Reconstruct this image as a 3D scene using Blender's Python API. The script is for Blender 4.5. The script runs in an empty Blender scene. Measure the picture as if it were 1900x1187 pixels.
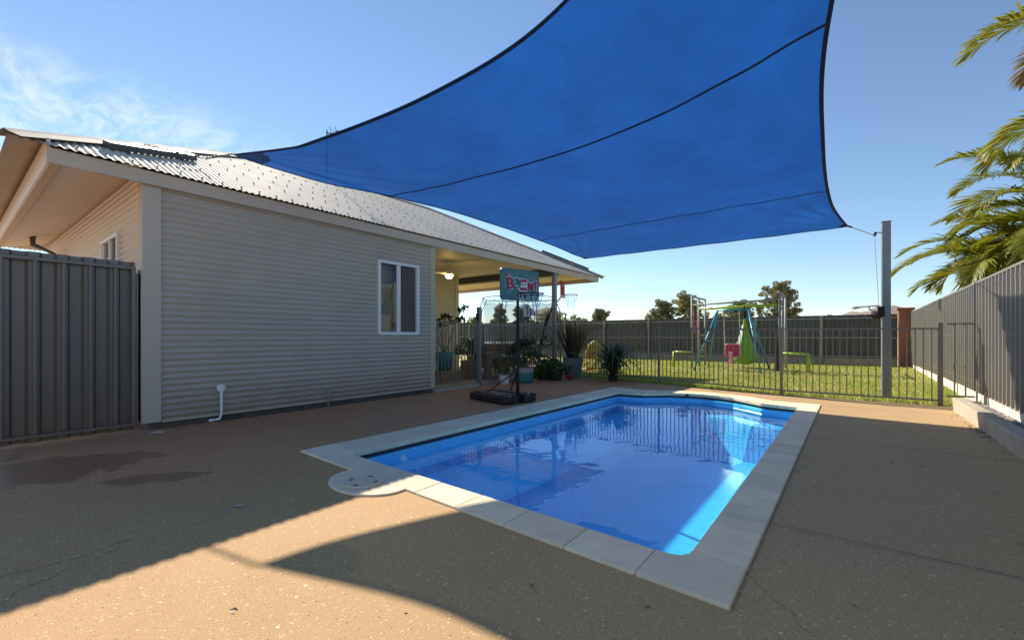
import bpy, bmesh, math, random
import numpy as np
from mathutils import Vector, Matrix
R = math.radians
rng = random.Random(7)
S = bpy.context.scene
col = S.collection
# ------------------------------------------------------------------ camera
cam_d = bpy.data.cameras.new('camera'); cam = bpy.data.objects.new('camera', cam_d); col.objects.link(cam)
cam_d.sensor_width = 36; cam_d.lens = 36 * 815 / 1900; cam_d.shift_y = 30.5 / 1900
cam_d.clip_start = 0.05; cam_d.clip_end = 5000
cam.location = (0, 0, 1.1); cam.rotation_euler = (R(90), 0, R(37.395))
S.camera = cam
# ------------------------------------------------------------------ light
SUN = Vector((1.23, -0.42, -1.0)).normalized()
EL = math.asin(-SUN.z); AZ = math.atan2(-SUN.x, -SUN.y)
w = bpy.data.worlds.new('World'); S.world = w; w.use_nodes = True
nt = w.node_tree; nt.nodes.clear()
def wn(t, **k):
    n = nt.nodes.new(t)
    for a, b in k.items(): setattr(n, a, b)
    return n
sky = wn('ShaderNodeTexSky', sky_type='NISHITA'); sky.sun_disc = False
sky.sun_elevation = EL; sky.sun_rotation = AZ % (2 * math.pi)
sky.air_density = 1.0; sky.dust_density = 0.0; sky.ozone_density = 7.0; sky.altitude = 0
bg = wn('ShaderNodeBackground'); bg.inputs[1].default_value = 0.09
out = wn('ShaderNodeOutputWorld')
tc = wn('ShaderNodeTexCoord'); sep = wn('ShaderNodeSeparateXYZ'); nt.links.new(tc.outputs['Generated'], sep.inputs[0])
def wm(op, a, b=None, c=None):
    n = wn('ShaderNodeMath', operation=op)
    for i, v in enumerate((a, b, c)):
        if v is None: continue
        if isinstance(v, (int, float)): n.inputs[i].default_value = v
        else: nt.links.new(v, n.inputs[i])
    return n.outputs[0]
zc = wm('MAXIMUM', sep.outputs[2], 0.03)
u = wm('DIVIDE', sep.outputs[0], zc); v = wm('DIVIDE', sep.outputs[1], zc)
cmb = wn('ShaderNodeCombineXYZ'); nt.links.new(wm('MULTIPLY', u, 1.0), cmb.inputs[0]); nt.links.new(wm('MULTIPLY', v, 2.3), cmb.inputs[1])
n1 = wn('ShaderNodeTexNoise'); n1.inputs['Scale'].default_value = 2.6; n1.inputs['Detail'].default_value = 9; n1.inputs['Roughness'].default_value = .68
n1.inputs['Distortion'].default_value = .5
nt.links.new(cmb.outputs[0], n1.inputs['Vector'])
ss = wn('ShaderNodeMapRange', interpolation_type='SMOOTHSTEP'); ss.inputs[1].default_value = 0.34; ss.inputs[2].default_value = 0.72
nt.links.new(n1.outputs[0], ss.inputs[0])
# a bank of cirrus that lies out to the west (towards -x)
ms = wn('ShaderNodeMapRange', interpolation_type='SMOOTHSTEP'); ms.inputs[1].default_value = -1.95; ms.inputs[2].default_value = -2.6
nt.links.new(wm('ADD', u, wm('MULTIPLY', v, 0.16)), ms.inputs[0])
ml = wn('ShaderNodeMapRange', interpolation_type='SMOOTHSTEP'); ml.inputs[1].default_value = 0.06; ml.inputs[2].default_value = 0.2
nt.links.new(sep.outputs[2], ml.inputs[0])
cm = wm('MULTIPLY', wm('MULTIPLY', ss.outputs[0], ms.outputs[0]), wm('MULTIPLY', ml.outputs[0], 0.55))
mx = wn('ShaderNodeMix', data_type='RGBA'); nt.links.new(cm, mx.inputs[0]); nt.links.new(sky.outputs[0], mx.inputs[6])
mx.inputs[7].default_value = (5.6, 6.3, 6.9, 1)
nt.links.new(mx.outputs[2], bg.inputs[0]); nt.links.new(bg.outputs[0], out.inputs[0])
sd = bpy.data.lights.new('sun', 'SUN'); sd.energy = 3.4; sd.angle = R(0.53); sd.color = (1, .965, .91)
so = bpy.data.objects.new('sun', sd); col.objects.link(so); so.rotation_euler = SUN.to_track_quat('-Z', 'Y').to_euler()
so.location = (-12, 4, 12)
S.view_settings.view_transform = 'Standard'; S.view_settings.look = 'None'; S.view_settings.gamma = 1
S.view_settings.use_curve_mapping = False; S.view_settings.exposure = 1.1
S.view_settings.use_white_balance = True; S.view_settings.white_balance_temperature = 7800; S.view_settings.white_balance_tint = 10
S.render.engine = 'CYCLES'
try:
    S.cycles.transparent_max_bounces = 24; S.cycles.max_bounces = 10
except Exception: pass
# ------------------------------------------------------------------ materials
M = {}
def mk(name, colr, rough=.6, metal=0., var=.12, scale=6., bump=0., bscale=60., col2=None, stretch=None, spec=.5, trans=0.):
    m = bpy.data.materials.new(name); m.use_nodes = True; t = m.node_tree; N = t.nodes; L = t.links
    b = N['Principled BSDF']; b.inputs['Roughness'].default_value = rough; b.inputs['Metallic'].default_value = metal
    b.inputs['Specular IOR Level'].default_value = spec
    c = N.new('ShaderNodeTexCoord'); mp = N.new('ShaderNodeMapping'); L.new(c.outputs['Object'], mp.inputs[0])
    if stretch: mp.inputs['Scale'].default_value = stretch
    n = N.new('ShaderNodeTexNoise'); n.inputs['Scale'].default_value = scale; n.inputs['Detail'].default_value = 7; n.inputs['Roughness'].default_value = .62
    L.new(mp.outputs[0], n.inputs['Vector'])
    r = N.new('ShaderNodeValToRGB'); r.color_ramp.elements[0].position = .3; r.color_ramp.elements[1].position = .7
    a = col2 if col2 else tuple(max(0, x * (1 - var)) for x in colr); bb = colr if col2 else tuple(min(1, x * (1 + var)) for x in colr)
    r.color_ramp.elements[0].color = (*a, 1); r.color_ramp.elements[1].color = (*bb, 1)
    L.new(n.outputs[0], r.inputs[0]); L.new(r.outputs[0], b.inputs['Base Color'])
    rr = N.new('ShaderNodeMapRange'); rr.inputs[3].default_value = max(.02, rough - .1); rr.inputs[4].default_value = min(1, rough + .12); L.new(n.outputs[0], rr.inputs[0]); L.new(rr.outputs[0], b.inputs['Roughness'])
    if bump:
        n2 = N.new('ShaderNodeTexNoise'); n2.inputs['Scale'].default_value = bscale; n2.inputs['Detail'].default_value = 5; L.new(mp.outputs[0], n2.inputs['Vector'])
        bp = N.new('ShaderNodeBump'); bp.inputs['Strength'].default_value = bump; bp.inputs['Distance'].default_value = .01; L.new(n2.outputs[0], bp.inputs['Height']); L.new(bp.outputs[0], b.inputs['Normal'])
    if trans:
        tr = N.new('ShaderNodeBsdfTranslucent'); L.new(r.outputs[0], tr.inputs[0]); mi = N.new('ShaderNodeMixShader'); mi.inputs[0].default_value = trans
        L.new(b.outputs[0], mi.inputs[1]); L.new(tr.outputs[0], mi.inputs[2]); L.new(mi.outputs[0], N['Material Output'].inputs[0])
    M[name] = m; return m
mk('roof', (.62, .565, .485), .72, 0, .08, 3, .12, 30, spec=.25)
mk('wall', (.49, .435, .365), .36, .1, .05, 2, .04, 25)
mk('trim', (.50, .44, .365), .55, 0, .05, 3)
mk('capmat', (.40, .37, .33), .75, 0, .08, 3, spec=.2)
mk('fascia', (.52, .44, .35), .5, 0, .05, 3)
mk('soffit', (.86, .80, .72), .7, 0, .04, 2, .05, 40)
mk('ceiling', (.90, .76, .44), .6, 0, .03, 2)
mk('yellow_lit_wall', (.62, .58, .40), .5, .1, .05, 2)  # house cladding with the verandah's yellow light put into its colour
mk('darksteel', (.10, .105, .11), .45, .4, .15, 8)
mk('white', (.80, .80, .79), .4, 0, .03, 4)
mk('slabedge', (.12, .10, .09), .9, 0, .3, 8, .3, 40)
mk('gatesteel', (.165, .152, .14), .42, .3, .1, 2.5)
mk('boundary', (.23, .225, .205), .45, .2, .07, 2.0)
mk('backfence_shaded', (.095, .095, .09), .5, .1, .12, 2.0)  # back fence sheets, darkened in colour for their shaded side
mk('backrail_lit', (.30, .29, .27), .5, .1, .1, 4)  # rails and posts of that fence, lightened for the light they catch
mk('poolfence', (.20, .185, .17), .45, .35, .1, 10)
mk('galv', (.30, .31, .31), .6, .15, .1, 10)
mk('galvlight', (.45, .46, .46), .55, .2, .1, 10)
mk('post', (.20, .235, .25), .45, .3, .12, 5, .05, 40)
mk('concrete', (.44, .39, .31), .85, 0, .14, 7, .3, 60)
mk('plinth', (.62, .59, .54), .85, 0, .12, 6, .2, 50)
mk('backplinth', (.42, .33, .24), .85, 0, .2, 6, .2, 50)
mk('brickred', (.36, .13, .075), .85, 0, .3, 25, .3, 60)
mk('mortar', (.45, .40, .34), .9, 0, .1, 20)
mk('plastic_black', (.018, .02, .024), .42, 0, .25, 9, .1, 60)
mk('steel_black', (.022, .022, .024), .65, 0, .2, 20, spec=.3)
mk('teal_board', (.025, .17, .165), .38, 0, .08, 6)
mk('print_light', (.45, .62, .60), .5, 0, .05, 9)
mk('print_white', (.82, .84, .82), .5, 0, .04, 9)
mk('print_red', (.50, .03, .09), .5, 0, .08, 9)
mk('print_dark', (.015, .02, .03), .5, 0, .1, 9)
mk('print_green', (.02, .24, .20), .5, 0, .08, 9)
mk('netwhite', (.72, .74, .76), .8, 0, .1, 9)
mk('teal_pot', (.015, .22, .22), .4, 0, .12, 6)
mk('pot_grey', (.36, .33, .31), .8, 0, .1, 8, .2, 60)
mk('planter', (.10, .19, .19), .6, 0, .2, 3, .15, 50, col2=(.16, .19, .18))
mk('pot_white', (.72, .71, .70), .6, 0, .05, 8)
mk('soil', (.05, .032, .02), .95, 0, .3, 30, .5, 60)
mk('red_plastic', (.60, .035, .02), .4, 0, .06, 8)
mk('wood', (.36, .20, .095), .6, 0, .0, 5, .2, 40, col2=(.24, .125, .055), stretch=(8, 8, 1))
mk('wood_pale', (.46, .30, .16), .65, 0, .0, 5, .2, 40, col2=(.34, .21, .10), stretch=(1, 8, 8))
mk('bark', (.20, .16, .12), .9, 0, .3, 14, .6, 30)
mk('bark_pale', (.42, .36, .28), .85, 0, .2, 14, .4, 30)
mk('leaf_gum', (.21, .22, .11), .6, 0, .35, 0.9, trans=.3)
mk('leaf_gum2', (.29, .26, .11), .6, 0, .35, 0.9, trans=.3)
mk('leaf_dark', (.035, .065, .028), .5, 0, .35, 5, trans=.2)
mk('leaf_mid', (.06, .12, .03), .5, 0, .35, 5, trans=.3)
mk('leaf_bright', (.09, .16, .04), .45, 0, .3, 5, trans=.35)
mk('flax', (.10, .085, .045), .45, 0, 0, 9, col2=(.045, .05, .028), trans=.25)
mk('flax_edge', (.28, .25, .07), .5, 0, .15, 9, trans=.3)
mk('strap', (.055, .085, .045), .5, 0, .3, 6, trans=.2)
mk('palm', (.31, .28, .022), .5, 0, 0, 3.5, col2=(.13, .18, .015), trans=.42)
mk('palm_dry', (.30, .22, .10), .7, 0, .25, 8, trans=.3)
mk('palm_stem', (.22, .22, .07), .5, 0, .2, 8)
mk('grass_blade', (.30, .42, .05), .55, 0, 0, .75, col2=(.50, .48, .13), trans=.35)
mk('lawn_soil', (.28, .28, .07), .95, 0, 0, 1.6, .5, 60, col2=(.42, .35, .14))
mk('earth', (.44, .28, .17), .95, 0, .2, .5, .3, 8)
mk('hill', (.24, .20, .16), 1, 0, .25, .02)
mk('gravel', (.36, .34, .31), .85, 0, .5, 14)
mk('yellow', (.75, .50, .02), .4, 0, .06, 6)
mk('orange', (.72, .20, .03), .4, 0, .08, 6)
mk('swing_teal', (.02, .27, .36), .35, .2, .1, 9)
mk('lime', (.33, .50, .035), .4, 0, .08, 7)
mk('pink', (.62, .03, .11), .4, 0, .08, 7)
mk('pinkpale', (.75, .35, .42), .45, 0, .08, 7)
mk('rope', (.55, .50, .42), .9, 0, .1, 20)
mk('pod', (.26, .50, .05), .7, 0, .08, 5, trans=.35)
mk('podprint', (.62, .78, .62), .7, 0, .1, 5)
mk('canopy_tan', (.33, .25, .17), .8, 0, .1, 3)
mk('wicker', (.13, .08, .06), .7, 0, .3, 30)
mk('cushion', (.70, .66, .64), .9, 0, .05, 10)
mk('hem', (.008, .016, .05), .8, 0, .2, 20)
mk('curtain', (.78, .70, .60), .9, 0, .0, 3, col2=(.60, .53, .45), stretch=(1, 14, .3))
mk('interior', (.10, .09, .08), .9)
mk('coping', (.92, .785, .56), .8, 0, 0, 5, .35, 90, col2=(.80, .665, .46))
mk('lid', (.74, .60, .42), .7, 0, .12, 14, .3, 60)
mk('leaf_dry', (.42, .38, .33), .8, 0, .2, 30)
mk('floatmat', (.55, .80, .85), .4, 0, .05, 9)
mk('chrome', (.55, .55, .55), .25, .9, .05, 9)
mk('fanwhite', (.72, .66, .54), .45, 0, .04, 9)
def vary(name, amt=.12, dirt=None, dscale=2.2, damt=.5, base_dust=None):
    """per-object tone, plus optional blotchy dirt and dust that thins out upwards from the ground"""
    t = M[name].node_tree; N, L = t.nodes, t.links; b = N['Principled BSDF']; src = b.inputs['Base Color'].links[0].from_socket
    oi = N.new('ShaderNodeObjectInfo'); mr = N.new('ShaderNodeMapRange'); mr.inputs[3].default_value = 1 - amt; mr.inputs[4].default_value = 1 + amt * .5; L.new(oi.outputs['Random'], mr.inputs[0])
    hs = N.new('ShaderNodeHueSaturation'); L.new(mr.outputs[0], hs.inputs['Value']); L.new(src, hs.inputs['Color']); cur = hs.outputs[0]
    c = N.new('ShaderNodeTexCoord'); gm = N.new('ShaderNodeNewGeometry')
    if dirt:
        n = N.new('ShaderNodeTexNoise'); n.inputs['Scale'].default_value = dscale; n.inputs['Detail'].default_value = 8; n.inputs['Roughness'].default_value = .7; L.new(gm.outputs['Position'], n.inputs['Vector'])
        r = N.new('ShaderNodeMapRange'); r.inputs[1].default_value = .5; r.inputs[2].default_value = .72; r.inputs[4].default_value = damt; L.new(n.outputs[0], r.inputs[0])
        x = N.new('ShaderNodeMix'); x.data_type = 'RGBA'; L.new(r.outputs[0], x.inputs[0]); L.new(cur, x.inputs[6]); x.inputs[7].default_value = (*dirt, 1); cur = x.outputs[2]
    if base_dust:
        sp = N.new('ShaderNodeSeparateXYZ'); L.new(gm.outputs['Position'], sp.inputs[0]); n = N.new('ShaderNodeTexNoise'); n.inputs['Scale'].default_value = 3; n.inputs['Detail'].default_value = 7; L.new(gm.outputs['Position'], n.inputs['Vector'])
        a = N.new('ShaderNodeMath'); a.operation = 'MULTIPLY_ADD'; L.new(n.outputs[0], a.inputs[0]); a.inputs[1].default_value = -.5; L.new(sp.outputs[2], a.inputs[2])
        r = N.new('ShaderNodeMapRange'); r.inputs[1].default_value = .25; r.inputs[2].default_value = -.15; r.inputs[4].default_value = .55; L.new(a.outputs[0], r.inputs[0])
        x = N.new('ShaderNodeMix'); x.data_type = 'RGBA'; L.new(r.outputs[0], x.inputs[0]); L.new(cur, x.inputs[6]); x.inputs[7].default_value = (*base_dust, 1); cur = x.outputs[2]
    L.new(cur, b.inputs['Base Color'])
vary('coping', .12, (.55, .44, .30), 1.6, .35)
vary('wall', .05, (.40, .34, .26), 1.1, .25, (.34, .21, .13))
vary('boundary', .06, (.26, .20, .14), 1.3, .3, (.30, .20, .13))
vary('gatesteel', .08, (.17, .13, .10), 1.5, .4, (.24, .14, .09))
vary('backfence_shaded', .15, (.14, .11, .08), .8, .4)
vary('roof', .07, (.46, .38, .29), .9, .4)
vary('concrete', .10, (.34, .26, .19), 2.0, .4)
vary('plastic_black', .1, (.06, .045, .035), 5, .5)
def node_mat(name):
    m = bpy.data.materials.new(name); m.use_nodes = True; M[name] = m
    return m, m.node_tree.nodes, m.node_tree.links, m.node_tree.nodes['Principled BSDF'], m.node_tree.nodes['Material Output']
# exposed aggregate concrete with damp patches
def deck_material():
    m, N, L, b, o = node_mat('deck')
    c = N.new('ShaderNodeTexCoord')
    def noise(sc, det=6, ro=.6):
        n = N.new('ShaderNodeTexNoise'); n.inputs['Scale'].default_value = sc; n.inputs['Detail'].default_value = det; n.inputs['Roughness'].default_value = ro; L.new(c.outputs['Object'], n.inputs['Vector']); return n.outputs[0]
    def ramp(f, p0, c0, p1, c1):
        r = N.new('ShaderNodeValToRGB'); r.color_ramp.elements[0].position = p0; r.color_ramp.elements[1].position = p1
        r.color_ramp.elements[0].color = (*c0, 1); r.color_ramp.elements[1].color = (*c1, 1); L.new(f, r.inputs[0]); return r.outputs[0]
    def mixc(f, a, bb, bl='MIX'):
        x = N.new('ShaderNodeMix'); x.data_type = 'RGBA'; x.blend_type = bl
        for i, q in ((0, f), (6, a), (7, bb)):
            if isinstance(q, (int, float)): x.inputs[i].default_value = q
            elif isinstance(q, tuple): x.inputs[i].default_value = (*q, 1)
            else: L.new(q, x.inputs[i])
        return x.outputs[2]
    def math_(op, a, bb=None):
        x = N.new('ShaderNodeMath'); x.operation = op
        for i, q in ((0, a), (1, bb)):
            if q is None: continue
            if isinstance(q, (int, float)): x.inputs[i].default_value = q
            else: L.new(q, x.inputs[i])
        return x.outputs[0]
    base = ramp(noise(1.1, 8, .65), .3, (.43, .262, .115), .7, (.56, .355, .165))
    sepp = N.new('ShaderNodeSeparateXYZ'); L.new(c.outputs['Object'], sepp.inputs[0])
    shade_redm = N.new('ShaderNodeMapRange'); shade_redm.inputs[1].default_value = -2.4; shade_redm.inputs[2].default_value = -4.8; L.new(sepp.outputs[0], shade_redm.inputs[0])  # reddens the deck towards the house, warming the tone of the house shade
    base = mixc(math_('MULTIPLY', shade_redm.outputs[0], .95), base, (.58, .235, .115))
    grey = N.new('ShaderNodeMapRange'); grey.inputs[1].default_value = -2.2; grey.inputs[2].default_value = 0.; L.new(sepp.outputs[0], grey.inputs[0])
    base = mixc(math_('MULTIPLY', grey.outputs[0], .5), base, (.46, .365, .21))
    grime = ramp(noise(.55, 5, .6), .45, (0, 0, 0), .72, (1, 1, 1)); base = mixc(math_('MULTIPLY', grime, .35), base, (.32, .205, .12))
    br_ = ramp(noise(.33, 7, .7), .42, (0, 0, 0), .62, (1, 1, 1)); base = mixc(math_('MULTIPLY', br_, .3), base, (.54, .37, .18))
    vc = N.new('ShaderNodeTexVoronoi'); vc.feature = 'DISTANCE_TO_EDGE'; vc.inputs['Scale'].default_value = .42
    nv = N.new('ShaderNodeTexNoise'); nv.inputs['Scale'].default_value = 2.5; nv.inputs['Detail'].default_value = 6; L.new(c.outputs['Object'], nv.inputs['Vector'])
    vv = N.new('ShaderNodeVectorMath'); vv.operation = 'MULTIPLY_ADD'; L.new(nv.outputs['Color'], vv.inputs[0]); vv.inputs[1].default_value = (.35, .35, 0); L.new(c.outputs['Object'], vv.inputs[2]); L.new(vv.outputs[0], vc.inputs['Vector'])
    crk = math_('MULTIPLY', math_('LESS_THAN', vc.outputs['Distance'], .0014), math_('GREATER_THAN', noise(.8, 2, .5), .5)); base = mixc(math_('MULTIPLY', crk, .45), base, (.09, .065, .045))
    # fine sand
    base = mixc(.8, base, ramp(noise(170, 3, .7), .25, (.45, .45, .45), .75, (1.4, 1.4, 1.4)), 'MULTIPLY')
    heights = []
    for sc, thr, amt in ((58, .40, .95), (105, .38, .8)):
        v = N.new('ShaderNodeTexVoronoi'); v.inputs['Scale'].default_value = sc; v.inputs['Randomness'].default_value = 1
        ns = N.new('ShaderNodeTexNoise'); ns.inputs['Scale'].default_value = 40; L.new(c.outputs['Object'], ns.inputs['Vector'])
        va = N.new('ShaderNodeVectorMath'); va.operation = 'MULTIPLY_ADD'; L.new(ns.outputs['Color'], va.inputs[0]); va.inputs[1].default_value = (.018, .018, .018); L.new(c.outputs['Object'], va.inputs[2])
        L.new(va.outputs[0], v.inputs['Vector'])
        sc_ = N.new('ShaderNodeSeparateColor'); L.new(v.outputs['Color'], sc_.inputs[0])
        size = math_('MULTIPLY', sc_.outputs[0], thr)
        inside = math_('LESS_THAN', v.outputs['Distance'], size)
        sel = math_('MULTIPLY', inside, math_('GREATER_THAN', sc_.outputs[1], .28))
        pc = ramp(sc_.outputs[2], .1, (.36, .19, .09), .75, (.74, .50, .30))
        pc2 = mixc(math_('GREATER_THAN', sc_.outputs[1], .975), pc, (.78, .68, .54)); pc2 = mixc(math_('LESS_THAN', sc_.outputs[2], .10), pc2, (.07, .055, .045))
        base = mixc(math_('MULTIPLY', sel, amt), base, pc2)
        heights.append(math_('MULTIPLY', sel, math_('SUBTRACT', size, v.outputs['Distance'])))
    # damp patches left by hosing
    wet = None
    ns = noise(4.2, 6, .6); nsh = math_('MULTIPLY', math_('SUBTRACT', ns, .5), 1.7)
    for (x, y, ax, ay, ang) in ((-5.25, .52, .50, .75, -8), (-4.28, 1.03, .13, .36, -33), (-6.1, .15, .3, .4, 0)):
        mp = N.new('ShaderNodeMapping'); mp.vector_type = 'TEXTURE'; mp.inputs['Location'].default_value = (x, y, 0); mp.inputs['Rotation'].default_value = (0, 0, R(ang)); mp.inputs['Scale'].default_value = (ax, ay, 1)
        L.new(c.outputs['Object'], mp.inputs[0]); ln = N.new('ShaderNodeVectorMath'); ln.operation = 'LENGTH'; L.new(mp.outputs[0], ln.inputs[0])
        mr = N.new('ShaderNodeMapRange'); mr.interpolation_type = 'SMOOTHSTEP'; mr.inputs[1].default_value = 1.04; mr.inputs[2].default_value = .86
        L.new(math_('ADD', ln.outputs['Value'], nsh), mr.inputs[0])
        wet = mr.outputs[0] if wet is None else math_('MAXIMUM', wet, mr.outputs[0])
    base = mixc(math_('MULTIPLY', wet, .5), base, mixc(1., base, (.30, .26, .26), 'MULTIPLY'))
    L.new(base, b.inputs['Base Color'])
    rg = N.new('ShaderNodeMapRange'); rg.inputs[3].default_value = .82; rg.inputs[4].default_value = .48; L.new(wet, rg.inputs[0]); L.new(rg.outputs[0], b.inputs['Roughness'])
    h = math_('ADD', math_('ADD', heights[0], heights[1]), math_('MULTIPLY', noise(220, 3, .7), .12))
    bp = N.new('ShaderNodeBump'); bp.inputs['Strength'].default_value = .55; bp.inputs['Distance'].default_value = .012; L.new(h, bp.inputs['Height']); L.new(bp.outputs[0], b.inputs['Normal'])
    b.inputs['Specular IOR Level'].default_value = .35
deck_material()
def water_material():
    m, N, L, b, o = node_mat('water'); N.remove(b)
    c = N.new('ShaderNodeTexCoord'); mp = N.new('ShaderNodeMapping'); mp.inputs['Scale'].default_value = (1.0, 1.0, 1); L.new(c.outputs['Object'], mp.inputs[0])
    n = N.new('ShaderNodeTexNoise'); n.inputs['Scale'].default_value = 3.0; n.inputs['Detail'].default_value = 2.0; n.inputs['Roughness'].default_value = .5; L.new(mp.outputs[0], n.inputs['Vector'])
    n2 = N.new('ShaderNodeTexNoise'); n2.inputs['Scale'].default_value = 9; n2.inputs['Detail'].default_value = 1; L.new(mp.outputs[0], n2.inputs['Vector'])
    ad = N.new('ShaderNodeMath'); ad.operation = 'MULTIPLY_ADD'; L.new(n2.outputs[0], ad.inputs[0]); ad.inputs[1].default_value = .14; L.new(n.outputs[0], ad.inputs[2])
    bp = N.new('ShaderNodeBump'); bp.inputs['Strength'].default_value = .35; bp.inputs['Distance'].default_value = .009; L.new(ad.outputs[0], bp.inputs['Height'])
    fr = N.new('ShaderNodeFresnel'); L.new(bp.outputs[0], fr.inputs[1])
    ge = N.new('ShaderNodeNewGeometry'); io = N.new('ShaderNodeMapRange'); io.inputs[3].default_value = 1.40; io.inputs[4].default_value = 1 / 1.40; L.new(ge.outputs['Backfacing'], io.inputs[0]); L.new(io.outputs[0], fr.inputs[0])
    g = N.new('ShaderNodeBsdfGlossy'); g.inputs['Roughness'].default_value = .0; L.new(bp.outputs[0], g.inputs['Normal'])
    t = N.new('ShaderNodeBsdfTransparent'); t.inputs[0].default_value = (.80, .96, 1, 1)
    mi = N.new('ShaderNodeMixShader'); L.new(fr.outputs[0], mi.inputs[0]); L.new(t.outputs[0], mi.inputs[1]); L.new(g.outputs[0], mi.inputs[2]); L.new(mi.outputs[0], o.inputs[0])
water_material()
def glass_material(name, tint, ior=1.6):
    m, N, L, b, o = node_mat(name); N.remove(b)
    fr = N.new('ShaderNodeFresnel'); fr.inputs[0].default_value = ior
    g = N.new('ShaderNodeBsdfGlossy'); g.inputs['Roughness'].default_value = .0
    t = N.new('ShaderNodeBsdfTransparent'); t.inputs[0].default_value = (*tint, 1)
    mi = N.new('ShaderNodeMixShader'); L.new(fr.outputs[0], mi.inputs[0]); L.new(t.outputs[0], mi.inputs[1]); L.new(g.outputs[0], mi.inputs[2]); L.new(mi.outputs[0], o.inputs[0])
glass_material('glass', (.9, .88, .84), 1.5)
def screen_material(name, colr, opac):
    m, N, L, b, o = node_mat(name); b.inputs['Base Color'].default_value = (*colr, 1); b.inputs['Roughness'].default_value = .8
    t = N.new('ShaderNodeBsdfTransparent'); mi = N.new('ShaderNodeMixShader'); mi.inputs[0].default_value = opac
    L.new(t.outputs[0], mi.inputs[1]); L.new(b.outputs[0], mi.inputs[2]); L.new(mi.outputs[0], o.inputs[0])
screen_material('flyscreen', (.16, .13, .11), .5)
screen_material('hem_corner', (.006, .03, .07), .72)
screen_material('tramp_net', (.06, .10, .13), .30)
mk('shell', (.012, .50, .90), .3, 0, .1, 1.2)
mk('shell_step', (.10, .50, .90), .3, 0, .1, 1.2)
mk('band', (.035, .038, .04), .6, 0, .3, 10)
def sail_material():
    m, N, L, b, o = node_mat('sail'); N.remove(b)
    c = N.new('ShaderNodeTexCoord')
    n = N.new('ShaderNodeTexNoise'); n.inputs['Scale'].default_value = 1.5; n.inputs['Detail'].default_value = 8; n.inputs['Roughness'].default_value = .7; L.new(c.outputs['Object'], n.inputs['Vector'])
    n2 = N.new('ShaderNodeTexWave'); n2.wave_type = 'BANDS'; n2.bands_direction = 'Y'; n2.inputs['Scale'].default_value = 32; n2.inputs['Distortion'].default_value = 1.5; n2.inputs['Detail'].default_value = 3; L.new(c.outputs['Object'], n2.inputs['Vector'])
    k = N.new('ShaderNodeMath'); k.operation = 'MULTIPLY_ADD'; L.new(n2.outputs['Fac'], k.inputs[0]); k.inputs[1].default_value = .18; L.new(n.outputs[0], k.inputs[2])
    n9 = N.new('ShaderNodeTexNoise'); n9.inputs['Scale'].default_value = 420; n9.inputs['Detail'].default_value = 1; L.new(c.outputs['Object'], n9.inputs['Vector']); k9 = N.new('ShaderNodeMath'); k9.operation = 'MULTIPLY_ADD'; L.new(n9.outputs[0], k9.inputs[0]); k9.inputs[1].default_value = .35; L.new(k.outputs[0], k9.inputs[2]); k10 = N.new('ShaderNodeMath'); k10.operation = 'SUBTRACT'; L.new(k9.outputs[0], k10.inputs[0]); k10.inputs[1].default_value = .17; k = k10
    r = N.new('ShaderNodeValToRGB'); r.color_ramp.elements[0].position = .3; r.color_ramp.elements[1].position = .85
    r.color_ramp.elements[0].color = (.0002, .056, .25, 1); r.color_ramp.elements[1].color = (.0003, .098, .40, 1); L.new(k.outputs[0], r.inputs[0])
    d = N.new('ShaderNodeBsdfDiffuse'); L.new(r.outputs[0], d.inputs[0]); t = N.new('ShaderNodeBsdfTranslucent'); L.new(r.outputs[0], t.inputs[0])
    mi = N.new('ShaderNodeMixShader'); mi.inputs[0].default_value = .52; L.new(d.outputs[0], mi.inputs[1]); L.new(t.outputs[0], mi.inputs[2])
    tp = N.new('ShaderNodeBsdfTransparent'); tp.inputs[0].default_value = (1, .93, .85, 1)
    vo = N.new('ShaderNodeTexVoronoi'); vo.inputs['Scale'].default_value = 16; L.new(c.outputs['Object'], vo.inputs['Vector'])
    lt = N.new('ShaderNodeMath'); lt.operation = 'LESS_THAN'; L.new(vo.outputs['Distance'], lt.inputs[0]); lt.inputs[1].default_value = .045
    n3 = N.new('ShaderNodeTexNoise'); n3.inputs['Scale'].default_value = .9; L.new(c.outputs['Object'], n3.inputs['Vector'])
    gt = N.new('ShaderNodeMath'); gt.operation = 'GREATER_THAN'; L.new(n3.outputs[0], gt.inputs[0]); gt.inputs[1].default_value = .56
    mu = N.new('ShaderNodeMath'); mu.operation = 'MULTIPLY'; L.new(lt.outputs[0], mu.inputs[0]); L.new(gt.outputs[0], mu.inputs[1])
    fa = N.new('ShaderNodeMath'); fa.operation = 'MULTIPLY_ADD'; L.new(mu.outputs[0], fa.inputs[0]); fa.inputs[1].default_value = .5; fa.inputs[2].default_value = .038
    m2 = N.new('ShaderNodeMixShader'); L.new(fa.outputs[0], m2.inputs[0]); L.new(mi.outputs[0], m2.inputs[1]); L.new(tp.outputs[0], m2.inputs[2]); L.new(m2.outputs[0], o.inputs[0])
sail_material()
def lamp_material():
    m, N, L, b, o = node_mat('lampglass'); b.inputs['Base Color'].default_value = (.9, .8, .6, 1); b.inputs['Emission Color'].default_value = (1, .72, .32, 1); b.inputs['Emission Strength'].default_value = 22
lamp_material()
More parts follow.
